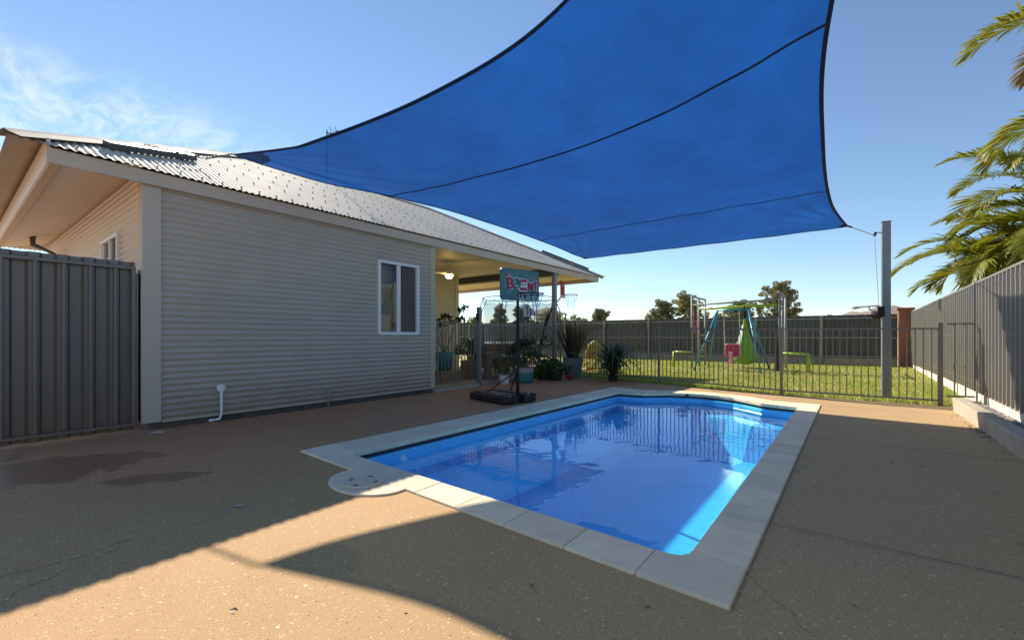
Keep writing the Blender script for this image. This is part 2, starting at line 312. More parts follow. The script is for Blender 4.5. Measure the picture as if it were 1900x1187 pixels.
# ------------------------------------------------------------------ mesh helpers
class MB:
    def __init__(s): s.v = []; s.f = []; s.sm = False
    def add(s, vs, fs):
        o = len(s.v); s.v += [tuple(map(float, p)) for p in vs]; s.f += [tuple(i + o for i in f) for f in fs]; return s
    def box(s, c, d, rz=0, ax=None):
        x, y, z = [q / 2 for q in d]
        P = [Vector((a * x, b * y, e * z)) for e in (-1, 1) for b in (-1, 1) for a in (-1, 1)]
        Mx = Matrix.Rotation(rz, 3, 'Z') if ax is None else ax
        P = [Mx @ p + Vector(c) for p in P]
        return s.add(P, [(0, 2, 3, 1), (4, 5, 7, 6), (0, 1, 5, 4), (2, 6, 7, 3), (0, 4, 6, 2), (1, 3, 7, 5)])
    def bbox(s, a, b): return s.box([(a[i] + b[i]) / 2 for i in range(3)], [abs(b[i] - a[i]) for i in range(3)])
    def beam(s, a, b, w, h, up=(0, 0, 1)):
        a = Vector(a); b = Vector(b); d = (b - a); l = d.length; d.normalize(); x = d.cross(Vector(up))
        if x.length < 1e-4: x = Vector((1, 0, 0))
        x.normalize(); z = x.cross(d)
        m = Matrix((x, d, z)).transposed()
        return s.box((a + b) / 2, (w, l, h), ax=m)
    def tube(s, pts, r, n=8, cap=True):
        pts = [Vector(p) for p in pts]; k = len(pts); rs = r if isinstance(r, (list, tuple)) else [r] * k
        vs = []; fs = []; prev = None
        for i, p in enumerate(pts):
            t = (pts[min(i + 1, k - 1)] - pts[max(i - 1, 0)]).normalized()
            if prev is None:
                a = t.cross(Vector((0, 0, 1)));
                if a.length < 1e-3: a = t.cross(Vector((1, 0, 0)))
            else: a = prev - t * prev.dot(t)
            a.normalize(); prev = a; b = t.cross(a)
            for j in range(n):
                q = 2 * math.pi * j / n; vs.append(p + (a * math.cos(q) + b * math.sin(q)) * rs[i])
        for i in range(k - 1):
            for j in range(n):
                fs.append((i * n + j, i * n + (j + 1) % n, (i + 1) * n + (j + 1) % n, (i + 1) * n + j))
        if cap: fs += [tuple(range(n))[::-1], tuple(range((k - 1) * n, k * n))]
        return s.add(vs, fs)
    def lathe(s, prof, c=(0, 0, 0), n=20, sq=0):
        vs = []; fs = []
        for (r, z) in prof:
            for j in range(n):
                q = 2 * math.pi * j / n; ca, sa = math.cos(q), math.sin(q)
                vs.append((c[0] + r * ca, c[1] + r * sa, c[2] + z))
        for i in range(len(prof) - 1):
            for j in range(n): fs.append((i * n + j, i * n + (j + 1) % n, (i + 1) * n + (j + 1) % n, (i + 1) * n + j))
        return s.add(vs, fs)
    def prism(s, poly, z0, z1):
        n = len(poly)
        ar = sum(poly[i][0] * poly[(i + 1) % n][1] - poly[(i + 1) % n][0] * poly[i][1] for i in range(n))
        if ar < 0: poly = poly[::-1]
        vs = [(x, y, z0) for x, y in poly] + [(x, y, z1) for x, y in poly]
        return s.add(vs, [tuple(range(n))[::-1], tuple(range(n, 2 * n))] + [(i, (i + 1) % n, n + (i + 1) % n, n + i) for i in range(n)])
    def build(s, name, mat, parent=None, bevel=0, smooth=False, seg=2, link=True):
        me = bpy.data.meshes.new(name); me.from_pydata(s.v, [], s.f); me.update()
        if bevel or True:
            bm = bmesh.new(); bm.from_mesh(me)
            if bevel:
                bmesh.ops.remove_doubles(bm, verts=bm.verts, dist=1e-5)
                es = [e for e in bm.edges if len(e.link_faces) == 2 and e.calc_face_angle(0) > .5]
                bmesh.ops.bevel(bm, geom=es, offset=bevel, segments=seg, affect='EDGES', profile=.5, clamp_overlap=True)
            bm.to_mesh(me); bm.free()
        if smooth: me.polygons.foreach_set('use_smooth', [True] * len(me.polygons))
        me.materials.append(M[mat]); o = bpy.data.objects.new(name, me)
        if link: col.objects.link(o)
        if parent: o.parent = parent
        return o
def tag(o, label, cat=None, group=None, kind=None):
    if label: o['label'] = label
    if cat: o['category'] = cat
    if group: o['group'] = group
    if kind: o['kind'] = kind
    return o
def thing(name, label, cat, group=None, loc=(0, 0, 0), rz=0):
    o = bpy.data.objects.new(name, None); col.objects.link(o); o.location = loc; o.rotation_euler = (0, 0, rz); o.empty_display_size = .1
    return tag(o, label, cat, group)
def struct(o, label=None): o['kind'] = 'structure'; (label and o.__setitem__('label', label)); return o
def inst(o, loc, parent=None, rot=None):
    c = o.copy(); col.objects.link(c); c.location = loc; c.parent = parent if parent else o.parent
    if rot is not None: c.rotation_euler = rot
    return c
def cr(pts, n):
    """Catmull-Rom through points, n samples (by chord)"""
    P = [Vector(p) for p in pts]; k = len(P)
    def at(t):
        i = min(int(t), k - 2); f = t - i; p0 = P[max(i - 1, 0)]; p1 = P[i]; p2 = P[i + 1]; p3 = P[min(i + 2, k - 1)]
        return .5 * ((2 * p1) + (p2 - p0) * f + (2 * p0 - 5 * p1 + 4 * p2 - p3) * f * f + (3 * p1 - p0 - 3 * p2 + p3) * f ** 3)
    return [at((k - 1) * j / (n - 1)) for j in range(n)], at
# ------------------------------------------------------------------ ground, deck, lawn, hills
b = MB(); b.add([(-1500, -1500, -.12), (1500, -1500, -.12), (1500, 1500, -.12), (-1500, 1500, -.12)], [(0, 1, 2, 3)])
# a hole is not needed: the ground lies under the pool only where the shell is deeper, so it is cut there
g = MB(); X0, X1, Y0, Y1 = -3.95, -.5, 2.15, 8.95
for (a0, a1, c0, c1) in ((-1500, X0, -1500, 1500), (X1, 1500, -1500, 1500), (X0, X1, -1500, Y0), (X0, X1, Y1, 1500)):
    g.add([(a0, c0, -.12), (a1, c0, -.12), (a1, c1, -.12), (a0, c1, -.12)], [(0, 1, 2, 3)])
struct(g.build('ground', 'earth'))
IN = [(-3.66, 2.33), (-.70, 2.225), (-.63, 2.30), (-.61, 8.02), (-1.12, 8.13), (-1.61, 8.55), (-2.15, 8.70), (-2.70, 8.56), (-3.08, 8.2), (-3.58, 8.12)]
deck = bpy.data.objects.new('deck', None); col.objects.link(deck); struct(deck)
gap = .005
def slab(poly): MB().prism(poly, -.1, 0).build('slab', 'deck', deck)
def rect(a0, a1, c0, c1): return [(a0 + gap, c0 + gap), (a1 - gap, c0 + gap), (a1 - gap, c1 - gap), (a0 + gap, c1 - gap)]
for (a, c) in ((3.0, 5.8), (5.8, 8.6)): slab(rect(-.48, 1.3, a, c))
slab([(-.48, 8.605), (1.295, 8.605), (1.295, 9.63), (-1.3, 9.66), (-1.3, 8.605)])
slab([(-9.5, -3.2), (1.295, -3.2), (1.295, 2.995), (-.475, 2.995), (-.475, 2.09), (-4.0, 2.195), (-9.5, 2.195)])
slab(rect(-6.48, -3.82, 2.2, 4.9)); slab(rect(-6.48, -3.82, 4.9, 7.7))
slab([(-6.48, 7.705), (-3.82, 7.705), (-3.75, 8.45), (-3.1, 8.5), (-2.75, 8.82), (-2.15, 8.98), (-1.6, 8.8), (-1.305, 8.6), (-1.305, 9.66), (-3.4, 10.1), (-6.48, 10.75)])
# lawn
lw = MB()
lw.add([(-9.9 if False else -30, 9.6, -.008), (-30, 30, -.008)], [])
lawn = MB().prism([(-30, 13.15), (-6.6, 13.15), (-6.6, 10.9), (-6.45, 10.76), (-3.4, 10.11), (-1.3, 9.67), (1.3, 9.64), (1.58, 9.9), (1.9, 21.7), (1.9, 40), (-30, 40)], -.11, -.004).build('lawn', 'lawn_soil'); struct(lawn)
slabv = struct(MB().prism([(-14, 5.98), (-6.47, 5.98), (-6.47, 7.3), (-6.62, 7.3), (-6.62, 13.1), (-14, 13.1)], -.1, .055).build('verandah_slab', 'concrete', bevel=.008))
# grass blades
def grass():
    r = np.random.default_rng(3); pts = []
    def fill(n, x0, x1, y0, y1):
        x = r.uniform(x0, x1, n); y = r.uniform(y0, y1, n); return np.stack([x, y], 1)
    P = np.concatenate([fill(42000, -7, 1.75, 9.7, 14), fill(36000, -9, 1.8, 13, 21), fill(3000, 1.2, 1.62, 9.75, 13), fill(4000, -6.4, 1.2, 9.55, 10.8), fill(5000, -16, -6, 13.2, 21)])
    edge = np.interp(P[:, 0], [-30, -6.6, -6.45, -3.4, -1.3, 1.3, 1.58], [13.2, 10.95, 10.78, 10.13, 9.69, 9.66, 9.9])
    ed = r.normal(0, .025, len(P)); P = P[P[:, 1] > edge + ed]
    n = len(P); h = r.uniform(.02, .055, n); edge = np.interp(P[:, 0], [-30, -6.6, -6.45, -3.4, -1.3, 1.3, 1.58], [13.2, 10.95, 10.78, 10.13, 9.69, 9.66, 9.9])
    h = np.where(P[:, 1] < edge + .45, h * 1.5, h)
    th = r.uniform(0, 2 * np.pi, n); le = r.uniform(.1, .9, n); w_ = r.uniform(.005, .011, n) * (1 + (P[:, 1] - 9) * .06)
    c, s_ = np.cos(th), np.sin(th)
    base = np.stack([P[:, 0], P[:, 1], np.full(n, -.004)], 1)
    px = np.stack([-s_, c, 0 * c], 1) * w_[:, None]; tip = np.stack([c * le * h, s_ * le * h, h], 1)
    V = np.concatenate([base - px, base + px, base + tip], 0); F = np.stack([np.arange(n), np.arange(n) + n, np.arange(n) + 2 * n], 1)
    me = bpy.data.meshes.new('grass'); me.from_pydata(V.tolist(), [], F.tolist()); me.materials.append(M['grass_blade'])
    o = bpy.data.objects.new('grass', me); col.objects.link(o); tag(o, 'short yellow green grass growing over the back lawn', 'grass', kind='stuff')
grass()
def hills():
    r = np.random.default_rng(5); V = []; F = []; nx, ny = 90, 8
    for j in range(ny):
        for i in range(nx):
            a = R(-75 + 100 * i / (nx - 1)); d = 520 + 60 * j
            deg = -75 + 100 * i / (nx - 1)
            prof = max(0, 1 - abs((deg - 2) / 9.)) ** .6 * 32 + max(0, 1 - abs((deg + 48) / 22.)) * 9 + 6
            z = prof * math.sin(math.pi * min(1, j / 4.) / 2) * (1 + .12 * math.sin(i * 1.1) + .1 * r.normal()) - 1 if j else -3
            V.append((d * math.sin(a), d * math.cos(a), z))
    for j in range(ny - 1):
        for i in range(nx - 1): F.append((j * nx + i, j * nx + i + 1, (j + 1) * nx + i + 1, (j + 1) * nx + i))
    m = MB(); m.add(V, F); struct(m.build('hills', 'hill', smooth=True))
hills()
# ------------------------------------------------------------------ swimming pool
pool = thing('swimming_pool', 'blue fibreglass swimming pool edged with pale stone coping', 'swimming pool')
CX, CY, HX, HY = -2.13, 5.3, 1.5, 3.1
def ring(o, z): return [(CX + (x - CX) * (1 - o / HX), CY + (y - CY) * (1 - o / HY), z) for x, y in IN]
def loft(name, mat, rings, cap=False, smooth=False):
    m = MB(); n = len(IN); vs = [p for rg_ in rings for p in rg_]; fs = []
    for i in range(len(rings) - 1):
        for j in range(n): fs.append((i * n + j, (i + 1) * n + j, (i + 1) * n + (j + 1) % n, i * n + (j + 1) % n))
    if cap: fs.append(tuple((len(rings) - 1) * n + j for j in range(n)))
    m.add(vs, fs); return m.build(name, mat, pool, smooth=smooth)
loft('dark_band', 'band', [ring(-.035, -.004), ring(-.035, -.075)])  # dark grey strip between the coping and the blue shell
sh = loft('shell', 'shell', [ring(-.036, -.075), ring(-.01, -.075), ring(.0, -.10), ring(.02, -.30), ring(.17, -.345), ring(.19, -.40), ring(.32, -.90), ring(.6, -1.0)], cap=True)
st = MB().prism([(-.62, 2.26), (-1.55, 2.29), (-1.5, 2.62), (-1.25, 2.9), (-.95, 2.98), (-.62, 3.0)], -.9, -.38); st.build('step', 'shell_step', pool, bevel=.05)
st = MB().prism([(-.66, 2.3), (-1.9, 2.33), (-1.8, 2.85), (-1.45, 3.25), (-1.0, 3.4), (-.66, 3.42)], -1.2, -.68); st.build('step', 'shell_step', pool, bevel=.05)
wv = [(x, y, -.125) for x, y, z in ring(-.005, 0)]; wm_ = MB(); wm_.add(wv, [tuple(range(len(wv)))]); water = struct(wm_.build('pool_water', 'water'))
# coping stones
def lerp(a, b_, t): return tuple(a[i] + (b_[i] - a[i]) * t for i in range(len(a)))
def stone(poly, dz=0):
    cx = sum(p[0] for p in poly) / len(poly); cy = sum(p[1] for p in poly) / len(poly); k = .0022
    q = [(x + (cx - x) / max(.05, math.hypot(cx - x, cy - y)) * k, y + (cy - y) / max(.05, math.hypot(cx - x, cy - y)) * k) for x, y in poly]
    MB().prism(q, -.035, .016 + dz).build('coping_stone', 'coping', pool, bevel=.007)
O1, O2, O3, O4 = (-4.15, 2.10), (-.375, 1.93), (-.34, 8.58), (-4.0, 8.82)
I1, I2, I3, I4 = (-3.66, 2.33), (-.62, 2.225), (-.61, 8.02), (-3.58, 8.12)
xs = [-3.62, -3.22, -2.81, -2.40, -1.99, -1.58, -1.17, -.78]
def near_o(x): t = (x - O1[0]) / (O2[0] - O1[0]); return lerp(O1, O2, t)
def near_i(x): t = (x - I1[0]) / (I2[0] - I1[0]); return lerp(I1, I2, t)
for a, c in zip(xs[:-1], xs[1:]): stone([near_o(a), near_o(c), near_i(c), near_i(a)], rng.uniform(-.001, .001))
# near left corner, near right corner
stone([O1, near_o(xs[0]), near_i(xs[0]), (-3.64, 2.335), I1, (-3.675, 2.40), (-4.145, 2.46)])
stone([near_o(xs[-1]), O2, (-.374, 2.30), (-.63, 2.335), (-.635, 2.29), (-.66, 2.25), (-.70, 2.235), near_i(xs[-1])])
n = 14
for i in range(n):
    y0, y1 = 2.335 + (8.02 - 2.335) * i / n, 2.335 + (8.02 - 2.335) * (i + 1) / n
    xo = lambda y: O2[0] + (O3[0] - O2[0]) * (y - O2[1]) / (O3[1] - O2[1])
    xi = lambda y: -.63 + .02 * (y - 2.3) / 5.7
    stone([(xo(y0 - .03 if i == 0 else y0), y0 - (.035 if i == 0 else 0)), (xo(y1), y1), (xi(y1), y1), (xi(y0), y0)], rng.uniform(-.001, .001))
n = 13
for i in range(n):
    y0, y1 = 2.40 + (8.12 - 2.40) * i / n, 2.40 + (8.12 - 2.40) * (i + 1) / n
    xo = lambda y: O1[0] + (O4[0] - O1[0]) * (y - O1[1]) / (O4[1] - O1[1])
    xi = lambda y: -3.675 + .095 * (y - 2.4) / 5.72
    stone([(xo(y0), y0 + (.06 if i == 0 else 0)), (xo(y1), y1), (xi(y1), y1), (xi(y0), y0)], rng.uniform(-.001, .001))
fi = [(-.61, 8.02), (-.88, 8.07), (-1.12, 8.13), (-1.35, 8.34), (-1.61, 8.55), (-1.88, 8.66), (-2.15, 8.70), (-2.43, 8.67), (-2.70, 8.56), (-2.9, 8.36), (-3.08, 8.2), (-3.33, 8.15), (-3.58, 8.12)]
fo = [(-.34, 8.58), (-.72, 8.57), (-.98, 8.58), (-1.2, 8.74), (-1.5, 8.97), (-1.83, 9.09), (-2.15, 9.13), (-2.5, 9.10), (-2.85, 8.97), (-3.05, 8.81), (-3.25, 8.73), (-3.6, 8.77), (-4.0, 8.82)]
for i in range(len(fi) - 1):
    p = [fo[i], fo[i + 1], fi[i + 1], fi[i]]
    if i == 0: p = [(-.34, 8.02), fo[0], fo[1], fi[1], fi[0]]
    if i == len(fi) - 2: p = [fo[i], fo[i + 1], (-4.02, 8.12), fi[i + 1], fi[i]]
    stone(p, rng.uniform(-.001, .001))
# skimmer surround and lid
SK = (-2.87, 1.93)
arc = [(SK[0] + .36 * math.cos(R(a)), SK[1] + .255 * math.sin(R(a)) + .05) for a in range(180, 362, 9)] + [(SK[0] + .36, 2.1), (SK[0] - .36, 2.1)]
MB().prism(arc, -.03, .0145).build('skimmer_surround', 'coping', pool, bevel=.006)
lid = thing('skimmer_lid', 'round cream plastic skimmer lid with slots in the pool surround', 'skimmer lid', loc=(SK[0], SK[1], .016))
MB().lathe([(0, 0), (.150, 0), (.155, .004), (.150, .011), (.135, .012), (.128, .009), (0, .011)], n=40).build('disc', 'lid', lid, smooth=False)
for a in range(4):
    q = R(a * 90 + 25); MB().box((.1 * math.cos(q), .1 * math.sin(q), .0105), (.035, .014, .004), q + 1.57).build('slot', 'band', lid)
MB().lathe([(0, .0), (.02, 0), (.02, .013), (0, .013)], n=12).build('knob', 'lid', lid)
# ------------------------------------------------------------------ house
house = thing('house', 'single storey house of grey corrugated steel with a hip roof', 'house')
PI2 = 2 * math.pi; PITCH = .076
def corr(name, mat, along, fixed, a0, a1, z0, z1, parent, face=1, amp=.0135):
    """sheet with horizontal corrugations; along='y' -> plane x=fixed, along='x' -> plane y=fixed"""
    n = max(2, int((z1 - z0) / (PITCH / 8))); vs = []; fs = []
    for i in range(n + 1):
        z = z0 + (z1 - z0) * i / n; o = amp * math.cos(PI2 * z / PITCH) * face
        for a in (a0, a1): vs.append((fixed + o, a, z) if along == 'y' else (a, fixed + o, z))
    for i in range(n):
        q = (i * 2, i * 2 + 1, i * 2 + 3, i * 2 + 2); fs.append(q if face * (1 if along == 'y' else -1) > 0 else q[::-1])
    m = MB(); m.add(vs, fs); return m.build(name, mat, parent, smooth=True)
WX = -6.51
zz = [.10, .86, 1.622, 2.384, 2.98]
WY0, WY1, WZ0, WZ1 = 4.66, 5.58, 1.14, 2.44
def split_sheet(z0, z1, y0, y1, hole):
    segs = []
    if z1 <= hole[2] or z0 >= hole[3]: return [(y0, y1, z0, z1)]
    a, c = max(z0, hole[2]), min(z1, hole[3])
    if z0 < a: segs.append((y0, y1, z0, a))
    segs += [(y0, hole[0], a, c), (hole[1], y1, a, c)]
    if c < z1: segs.append((y0, y1, c, z1))
    return segs
for k in range(4):
    for (a, c, d, e) in split_sheet(zz[k], zz[k + 1] + (.012 if k < 3 else 0), 1.58, 5.9, (WY0 + .02, WY1 - .02, WZ0 + .02, WZ1 - .02)):
        corr('wall_sheet', 'wall', 'y', WX + .0015 * (k % 2), a, c, d, e, house)
MB().bbox((WX - .13, 1.44, .085), (WX + .022, 1.62, 2.98)).build('corner_trim', 'trim', house, bevel=.004)
MB().bbox((WX - .1, 5.87, .085), (WX + .022, 5.985, 2.98)).build('corner_trim', 'trim', house, bevel=.004)
MB().bbox((WX - .03, 1.63, .075), (WX + .014, 5.86, .10)).build('base_trim', 'trim', house, bevel=.003)
MB().bbox((-13.9, 1.52, -.1), (WX - .05, 5.95, .085)).build('slab_edge', 'slabedge', house)
for y in np.arange(2.6, 5.8, 1.2):                                   # wall fixing screws
    pass
sc = MB()
for y in (2.62, 3.55, 4.45, 5.72):
    for z in np.arange(.19, 2.85, .152):
        if WY0 - .05 < y < WY1 + .05 and WZ0 - .05 < z < WZ1 + .05: continue
        zc_ = round(z / PITCH) * PITCH; sc.box((WX + .0115, y, zc_), (.006, .011, .011))
sc.build('wall_screws', 'trim', house)['kind'] = 'stuff'
# end wall (faces the side path), recessed verandah wall and the rest of the shell
EH = (-8.62, -7.64, 1.3, 2.47)
for k in range(4):
    z0, z1 = zz[k], (zz[k + 1] + .012 if k < 3 else 3.1)
    if z1 <= EH[2] or z0 >= EH[3]: corr('wall_sheet', 'wall', 'x', 1.46, -13.9, -6.64, z0, z1, house, -1)
    else:
        for (a, c, d, e) in split_sheet(z0, z1, -13.9, -6.64, (EH[0] + .02, EH[1] - .02, EH[2] + .02, EH[3] - .02)): corr('wall_sheet', 'wall', 'x', 1.46, a, c, d, e, house, -1)
for k in range(4): corr('wall_sheet', 'yellow_lit_wall', 'y', -9.7, 6.0, 9.82, zz[k], zz[k + 1] + (.012 if k < 3 else 0), house)
MB().bbox((-9.8, 9.8, .06), (-9.675, 9.92, 2.98)).build('corner_trim', 'yellow_lit_wall', house, bevel=.004)
MB().bbox((-9.70, 7.15, .06), (-9.655, 7.75, 2.15)).build('door_frame', 'ceiling', house, bevel=.004)
mb = MB(); mb.bbox((-9.64, 5.90, .06), (-6.62, 5.97, 2.98)); mb.build('return_wall', 'yellow_lit_wall', house)
mb = MB(); mb.bbox((-13.9, 9.84, .06), (-9.8, 9.91, 2.98)); mb.build('rear_end_wall', 'wall', house)
mb = MB(); mb.bbox((-13.98, 1.5, .06), (-13.9, 9.9, 2.98)); mb.build('rear_wall', 'wall', house)
mb = MB(); mb.bbox((-9.62, 1.6, 0.06), (-9.72, 5.9, 2.98)); mb.build('partition', 'interior', house)
def window(name, along, fx, a0, a1, z0, z1, sgn, label):
    f = bpy.data.objects.new('window', None); col.objects.link(f); f.parent = house; f['label'] = label
    def bx(u0, u1, d0, d1, q0, q1, nm, mat, bev=.003):
        m = MB()
        if along == 'y': m.bbox((fx + sgn * d0, u0, q0), (fx + sgn * d1, u1, q1))
        else: m.bbox((u0, fx + sgn * d0, q0), (u1, fx + sgn * d1, q1))
        return m.build(nm, mat, f, bevel=bev)
    t = .045
    bx(a0, a1, -.06, .03, z1 - t, z1, 'head', 'white'); bx(a0, a0 + t, -.06, .03, z0, z1 - t - .001, 'jamb', 'white'); bx(a1 - t, a1, -.06, .03, z0, z1 - t - .001, 'jamb', 'white')
    bx(a0 + t + .001, a1 - t - .001, -.06, .036, z0 - .012, z0 + t * .9, 'sill', 'white'); mid = (a0 + a1) / 2
    bx(mid - .022, mid + .022, -.04, .018, z0 + t, z1 - t - .001, 'mullion', 'white')
    for (q0, q1, dd) in ((a0 + t, mid - .022, -.012), (mid + .022, a1 - t, -.03)):
        bx(q0, q0 + .022, dd - .018, dd + .016, z0 + t, z1 - t, 'sash', 'white', .002); bx(q1 - .022, q1, dd - .018, dd + .016, z0 + t, z1 - t, 'sash', 'white', .002)
        bx(q0 + .0225, q1 - .0225, dd - .003, dd + .003, z0 + t, z1 - t, 'pane', 'glass', 0)
    bx(mid + .05, a1 - t - .025, -.003, -.001, z0 + t, z1 - t, 'fly_screen', 'flyscreen', 0)
    bx(a0 - .1, a1 + .1, -.22, -.2, z0 - .1, z1 + .1, 'curtain', 'curtain', 0)
    return f
window('window', 'y', WX, WY0, WY1, WZ0, WZ1, 1, 'white framed sliding window')
window('window', 'x', 1.46, EH[0], EH[1], EH[2], EH[3], -1, 'white framed sliding window beside the gate')
# roof: four slopes of corrugated sheets
EX, EZ, TAN = -6.38, 3.03, .51
YA, YB, W2 = .40, 13.28, 4.05
BX = EX - 2 * W2
def roof_front(y):                                                   # horizontal run available at y
    return min(W2, y - YA, YB - y)
def sheet(front, a0, a1):
    n = max(3, int((a1 - a0) / PITCH * 8)); vs = []; fs = []
    for i in range(n + 1):
        a = a0 + (a1 - a0) * i / n; o = .009 * math.cos(PI2 * a / PITCH)
        if front in 'fb':
            run = max(.01, roof_front(a)); s_ = -1 if front == 'f' else 1; x = EX if front == 'f' else BX
            vs += [(x, a, EZ + o), (x + s_ * run, a, EZ + run * TAN + o)]
        else:
            run = max(.01, min(W2, EX - a, a - BX)); s_ = 1 if front == 'n' else -1; y = YA if front == 'n' else YB
            vs += [(a, y, EZ + o), (a, y + s_ * run, EZ + run * TAN + o)]
    for i in range(n):
        q = (2 * i, 2 * i + 2, 2 * i + 3, 2 * i + 1); fs.append(q)
    m = MB(); m.add(vs, fs); return m.build('roof_sheet', 'roof', house, smooth=True)
y = YA
while y < YB - .05: sheet('f', y, min(YB, y + .762)); sheet('b', y, min(YB, y + .762)); y += .762
x = BX
while x < EX - .05: sheet('n', x, min(EX, x + .762)); sheet('r', x, min(EX, x + .762)); x += .762
def cap(a, b_, w_, name, mat):
    a, b_ = Vector(a), Vector(b_); m = MB(); d = (b_ - a).normalized(); sx = d.cross(Vector((0, 0, 1))).normalized()
    up = Vector((0, 0, 1)); drop = .30 if abs(d.z) > .1 else .46
    prof = [(-w_, -w_ * drop), (-w_ * .3, .0), (0, .028), (w_ * .3, 0), (w_, -w_ * drop)]
    vs = [p + sx * u_ + up * (v_ + .022) for p in (a, b_) for u_, v_ in prof] + [p + sx * u_ + up * (v_ + .018) for p in (a, b_) for u_, v_ in prof]
    fs = [(i, i + 1, i + 6, i + 5) for i in range(4)] + [(10 + i, 15 + i, 16 + i, 11 + i) for i in range(4)] + [(0, 5, 15, 10), (4, 14, 19, 9)] + [(i, 10 + i, 11 + i, i + 1) for i in range(4)] + [(5 + i, 6 + i, 16 + i, 15 + i) for i in range(4)]
    m.add(vs, fs); return m.build(name, mat, house)
RZ = EZ + W2 * TAN
cap((EX - W2, YA + W2, RZ), (EX - W2, YB - W2, RZ), .17, 'ridge_cap', 'capmat')
for (x, y) in ((EX + .02, YA - .02), (BX, YA)): cap((x, y, EZ), (EX - W2, YA + W2, RZ), .15, 'hip_cap', 'capmat')
for (x, y) in ((EX + .02, YB + .02), (BX, YB)): cap((x, y, EZ), (EX - W2, YB - W2, RZ), .15, 'hip_cap', 'capmat')
scr = MB(); nrm = Vector((TAN, 0, 1)).normalized()
for run in np.arange(.16, W2, .56):
    y = math.ceil((YA + run + .1) / PITCH) * PITCH; k = 0
    while y < YB - run - .05:
        if k % 3 == 0:
            c = Vector((EX - run, y, EZ + run * TAN + .009)); scr.lathe([(.0095, 0), (.0095, .012), (.0, .016)], c, 6)
        y += PITCH; k += 1
scr.build('roof_screws', 'darksteel', house)['kind'] = 'stuff'
# fascias, soffit, verandah ceiling
FZ0, FZ1 = 2.862, 3.018
MB().bbox((-6.462, .67, FZ0), (-6.43, 13.05, FZ1)).build('fascia', 'fascia', house, bevel=.004)
MB().bbox((BX + .06, .67, FZ0), (-6.4625, .70, FZ1 + .1)).build('fascia', 'white', house, bevel=.003)
MB().bbox((BX + .06, 13.02, FZ0), (-6.4625, 13.05, FZ1 + .05)).build('fascia', 'fascia', house, bevel=.003)
MB().bbox((BX + .06, .701, FZ0 + .002), (-6.4625, .77, FZ0 + .04)).build('soffit_batten', 'fascia', house)
xx = -6.465
while xx > -13.6:                                                    # soffit boards at the near end
    x2 = max(-13.9, xx - 2.4); m = MB(); m.add([(xx, .77, 2.905), (x2 + .006, .77, 2.905), (x2 + .006, 1.45, 3.085), (xx, 1.45, 3.085)], [(0, 1, 2, 3)]); m.build('soffit_panel', 'soffit', house); xx = x2
MB().bbox((-13.9, 1.41, 3.03), (-6.65, 1.448, 3.078)).build('quad_trim', 'fascia', house)
yy = 5.99
for y2 in (7.2, 8.4, 9.6, 10.35, 10.62, 11.8, 13.015):
    if abs(y2 - 10.62) > .01: MB().bbox((-13.9, yy + .003, 2.985), (-6.465, y2 - .003, 3.0)).build('ceiling_panel', 'ceiling', house)
    yy = y2
MB().bbox((-13.9, 10.352, 2.80), (-6.466, 10.618, 2.98)).build('beam', 'darksteel', house, bevel=.004)
MB().bbox((-6.54, 10.37, .055), (-6.43, 10.48, 2.862)).build('verandah_post', 'post', house, bevel=.005)
MB().bbox((-12.0, 10.37, .055), (-11.89, 10.48, 2.80)).build('verandah_post', 'post', house, bevel=.005)
# plumbing on the front wall, downpipe on the end wall
m = MB(); m.tube([(WX + .05, 2.16, .03), (WX + .05, 2.22, .035), (WX + .05, 2.24, .10), (WX + .05, 2.24, .40)], .017, 10); m.tube([(WX + .05, 2.10, .03), (WX + .05, 2.16, .03)], .019, 10); m.build('vent_pipe', 'white', house, smooth=True)
m = MB(); m.tube([(WX + .02, 2.24, .43), (WX + .055, 2.24, .43), (WX + .066, 2.24, .43)], [.05, .05, .03], 20); m.build('pipe_cowl', 'white', house)
for z in (.12, .30): MB().box((WX + .035, 2.24, z), (.03, .05, .012)).build('pipe_clip', 'brickred', house)
m = MB(); m.tube([(WX + .05, 3.72, 0), (WX + .05, 3.72, .24), (WX + .03, 3.72, .28), (WX - .005, 3.72, .29)], .02, 10); m.build('drain_pipe', 'galv', house, smooth=True)
m = MB(); m.tube([(-12.3, 1.1, 3.0), (-12.3, 1.1, 2.84), (-12.2, 1.36, 2.70), (-12.2, 1.40, .1)], .045, 10); m.build('downpipe', 'darksteel', house, smooth=True)
# ------------------------------------------------------------------ tv antenna
an = thing('tv_antenna', 'small tv antenna on a mast at the roof ridge behind the sail', 'antenna', loc=(-10.43, 5.96, RZ)); an.scale = (.8, .8, .97)
MB().tube([(0, 0, -.02), (0, 0, 1.22)], .018, 8).build('mast', 'darksteel', an)
MB().tube([(0, 0, 1.15), (.3, .32, 1.17)], .014, 6).build('boom', 'darksteel', an)
for i in range(5): MB().tube([(.06 * i + .02 - .12, .06 * i + .03 + .12, 1.13), (.06 * i + .02 + .12, .06 * i + .03 - .12, 1.2 + .08 * (i % 2))], .009, 5).build('element', 'darksteel', an)
MB().lathe([(0, 0), (.09, .03), (.11, .07)], (.24, .26, 1.13), 12).build('dish', 'darksteel', an)
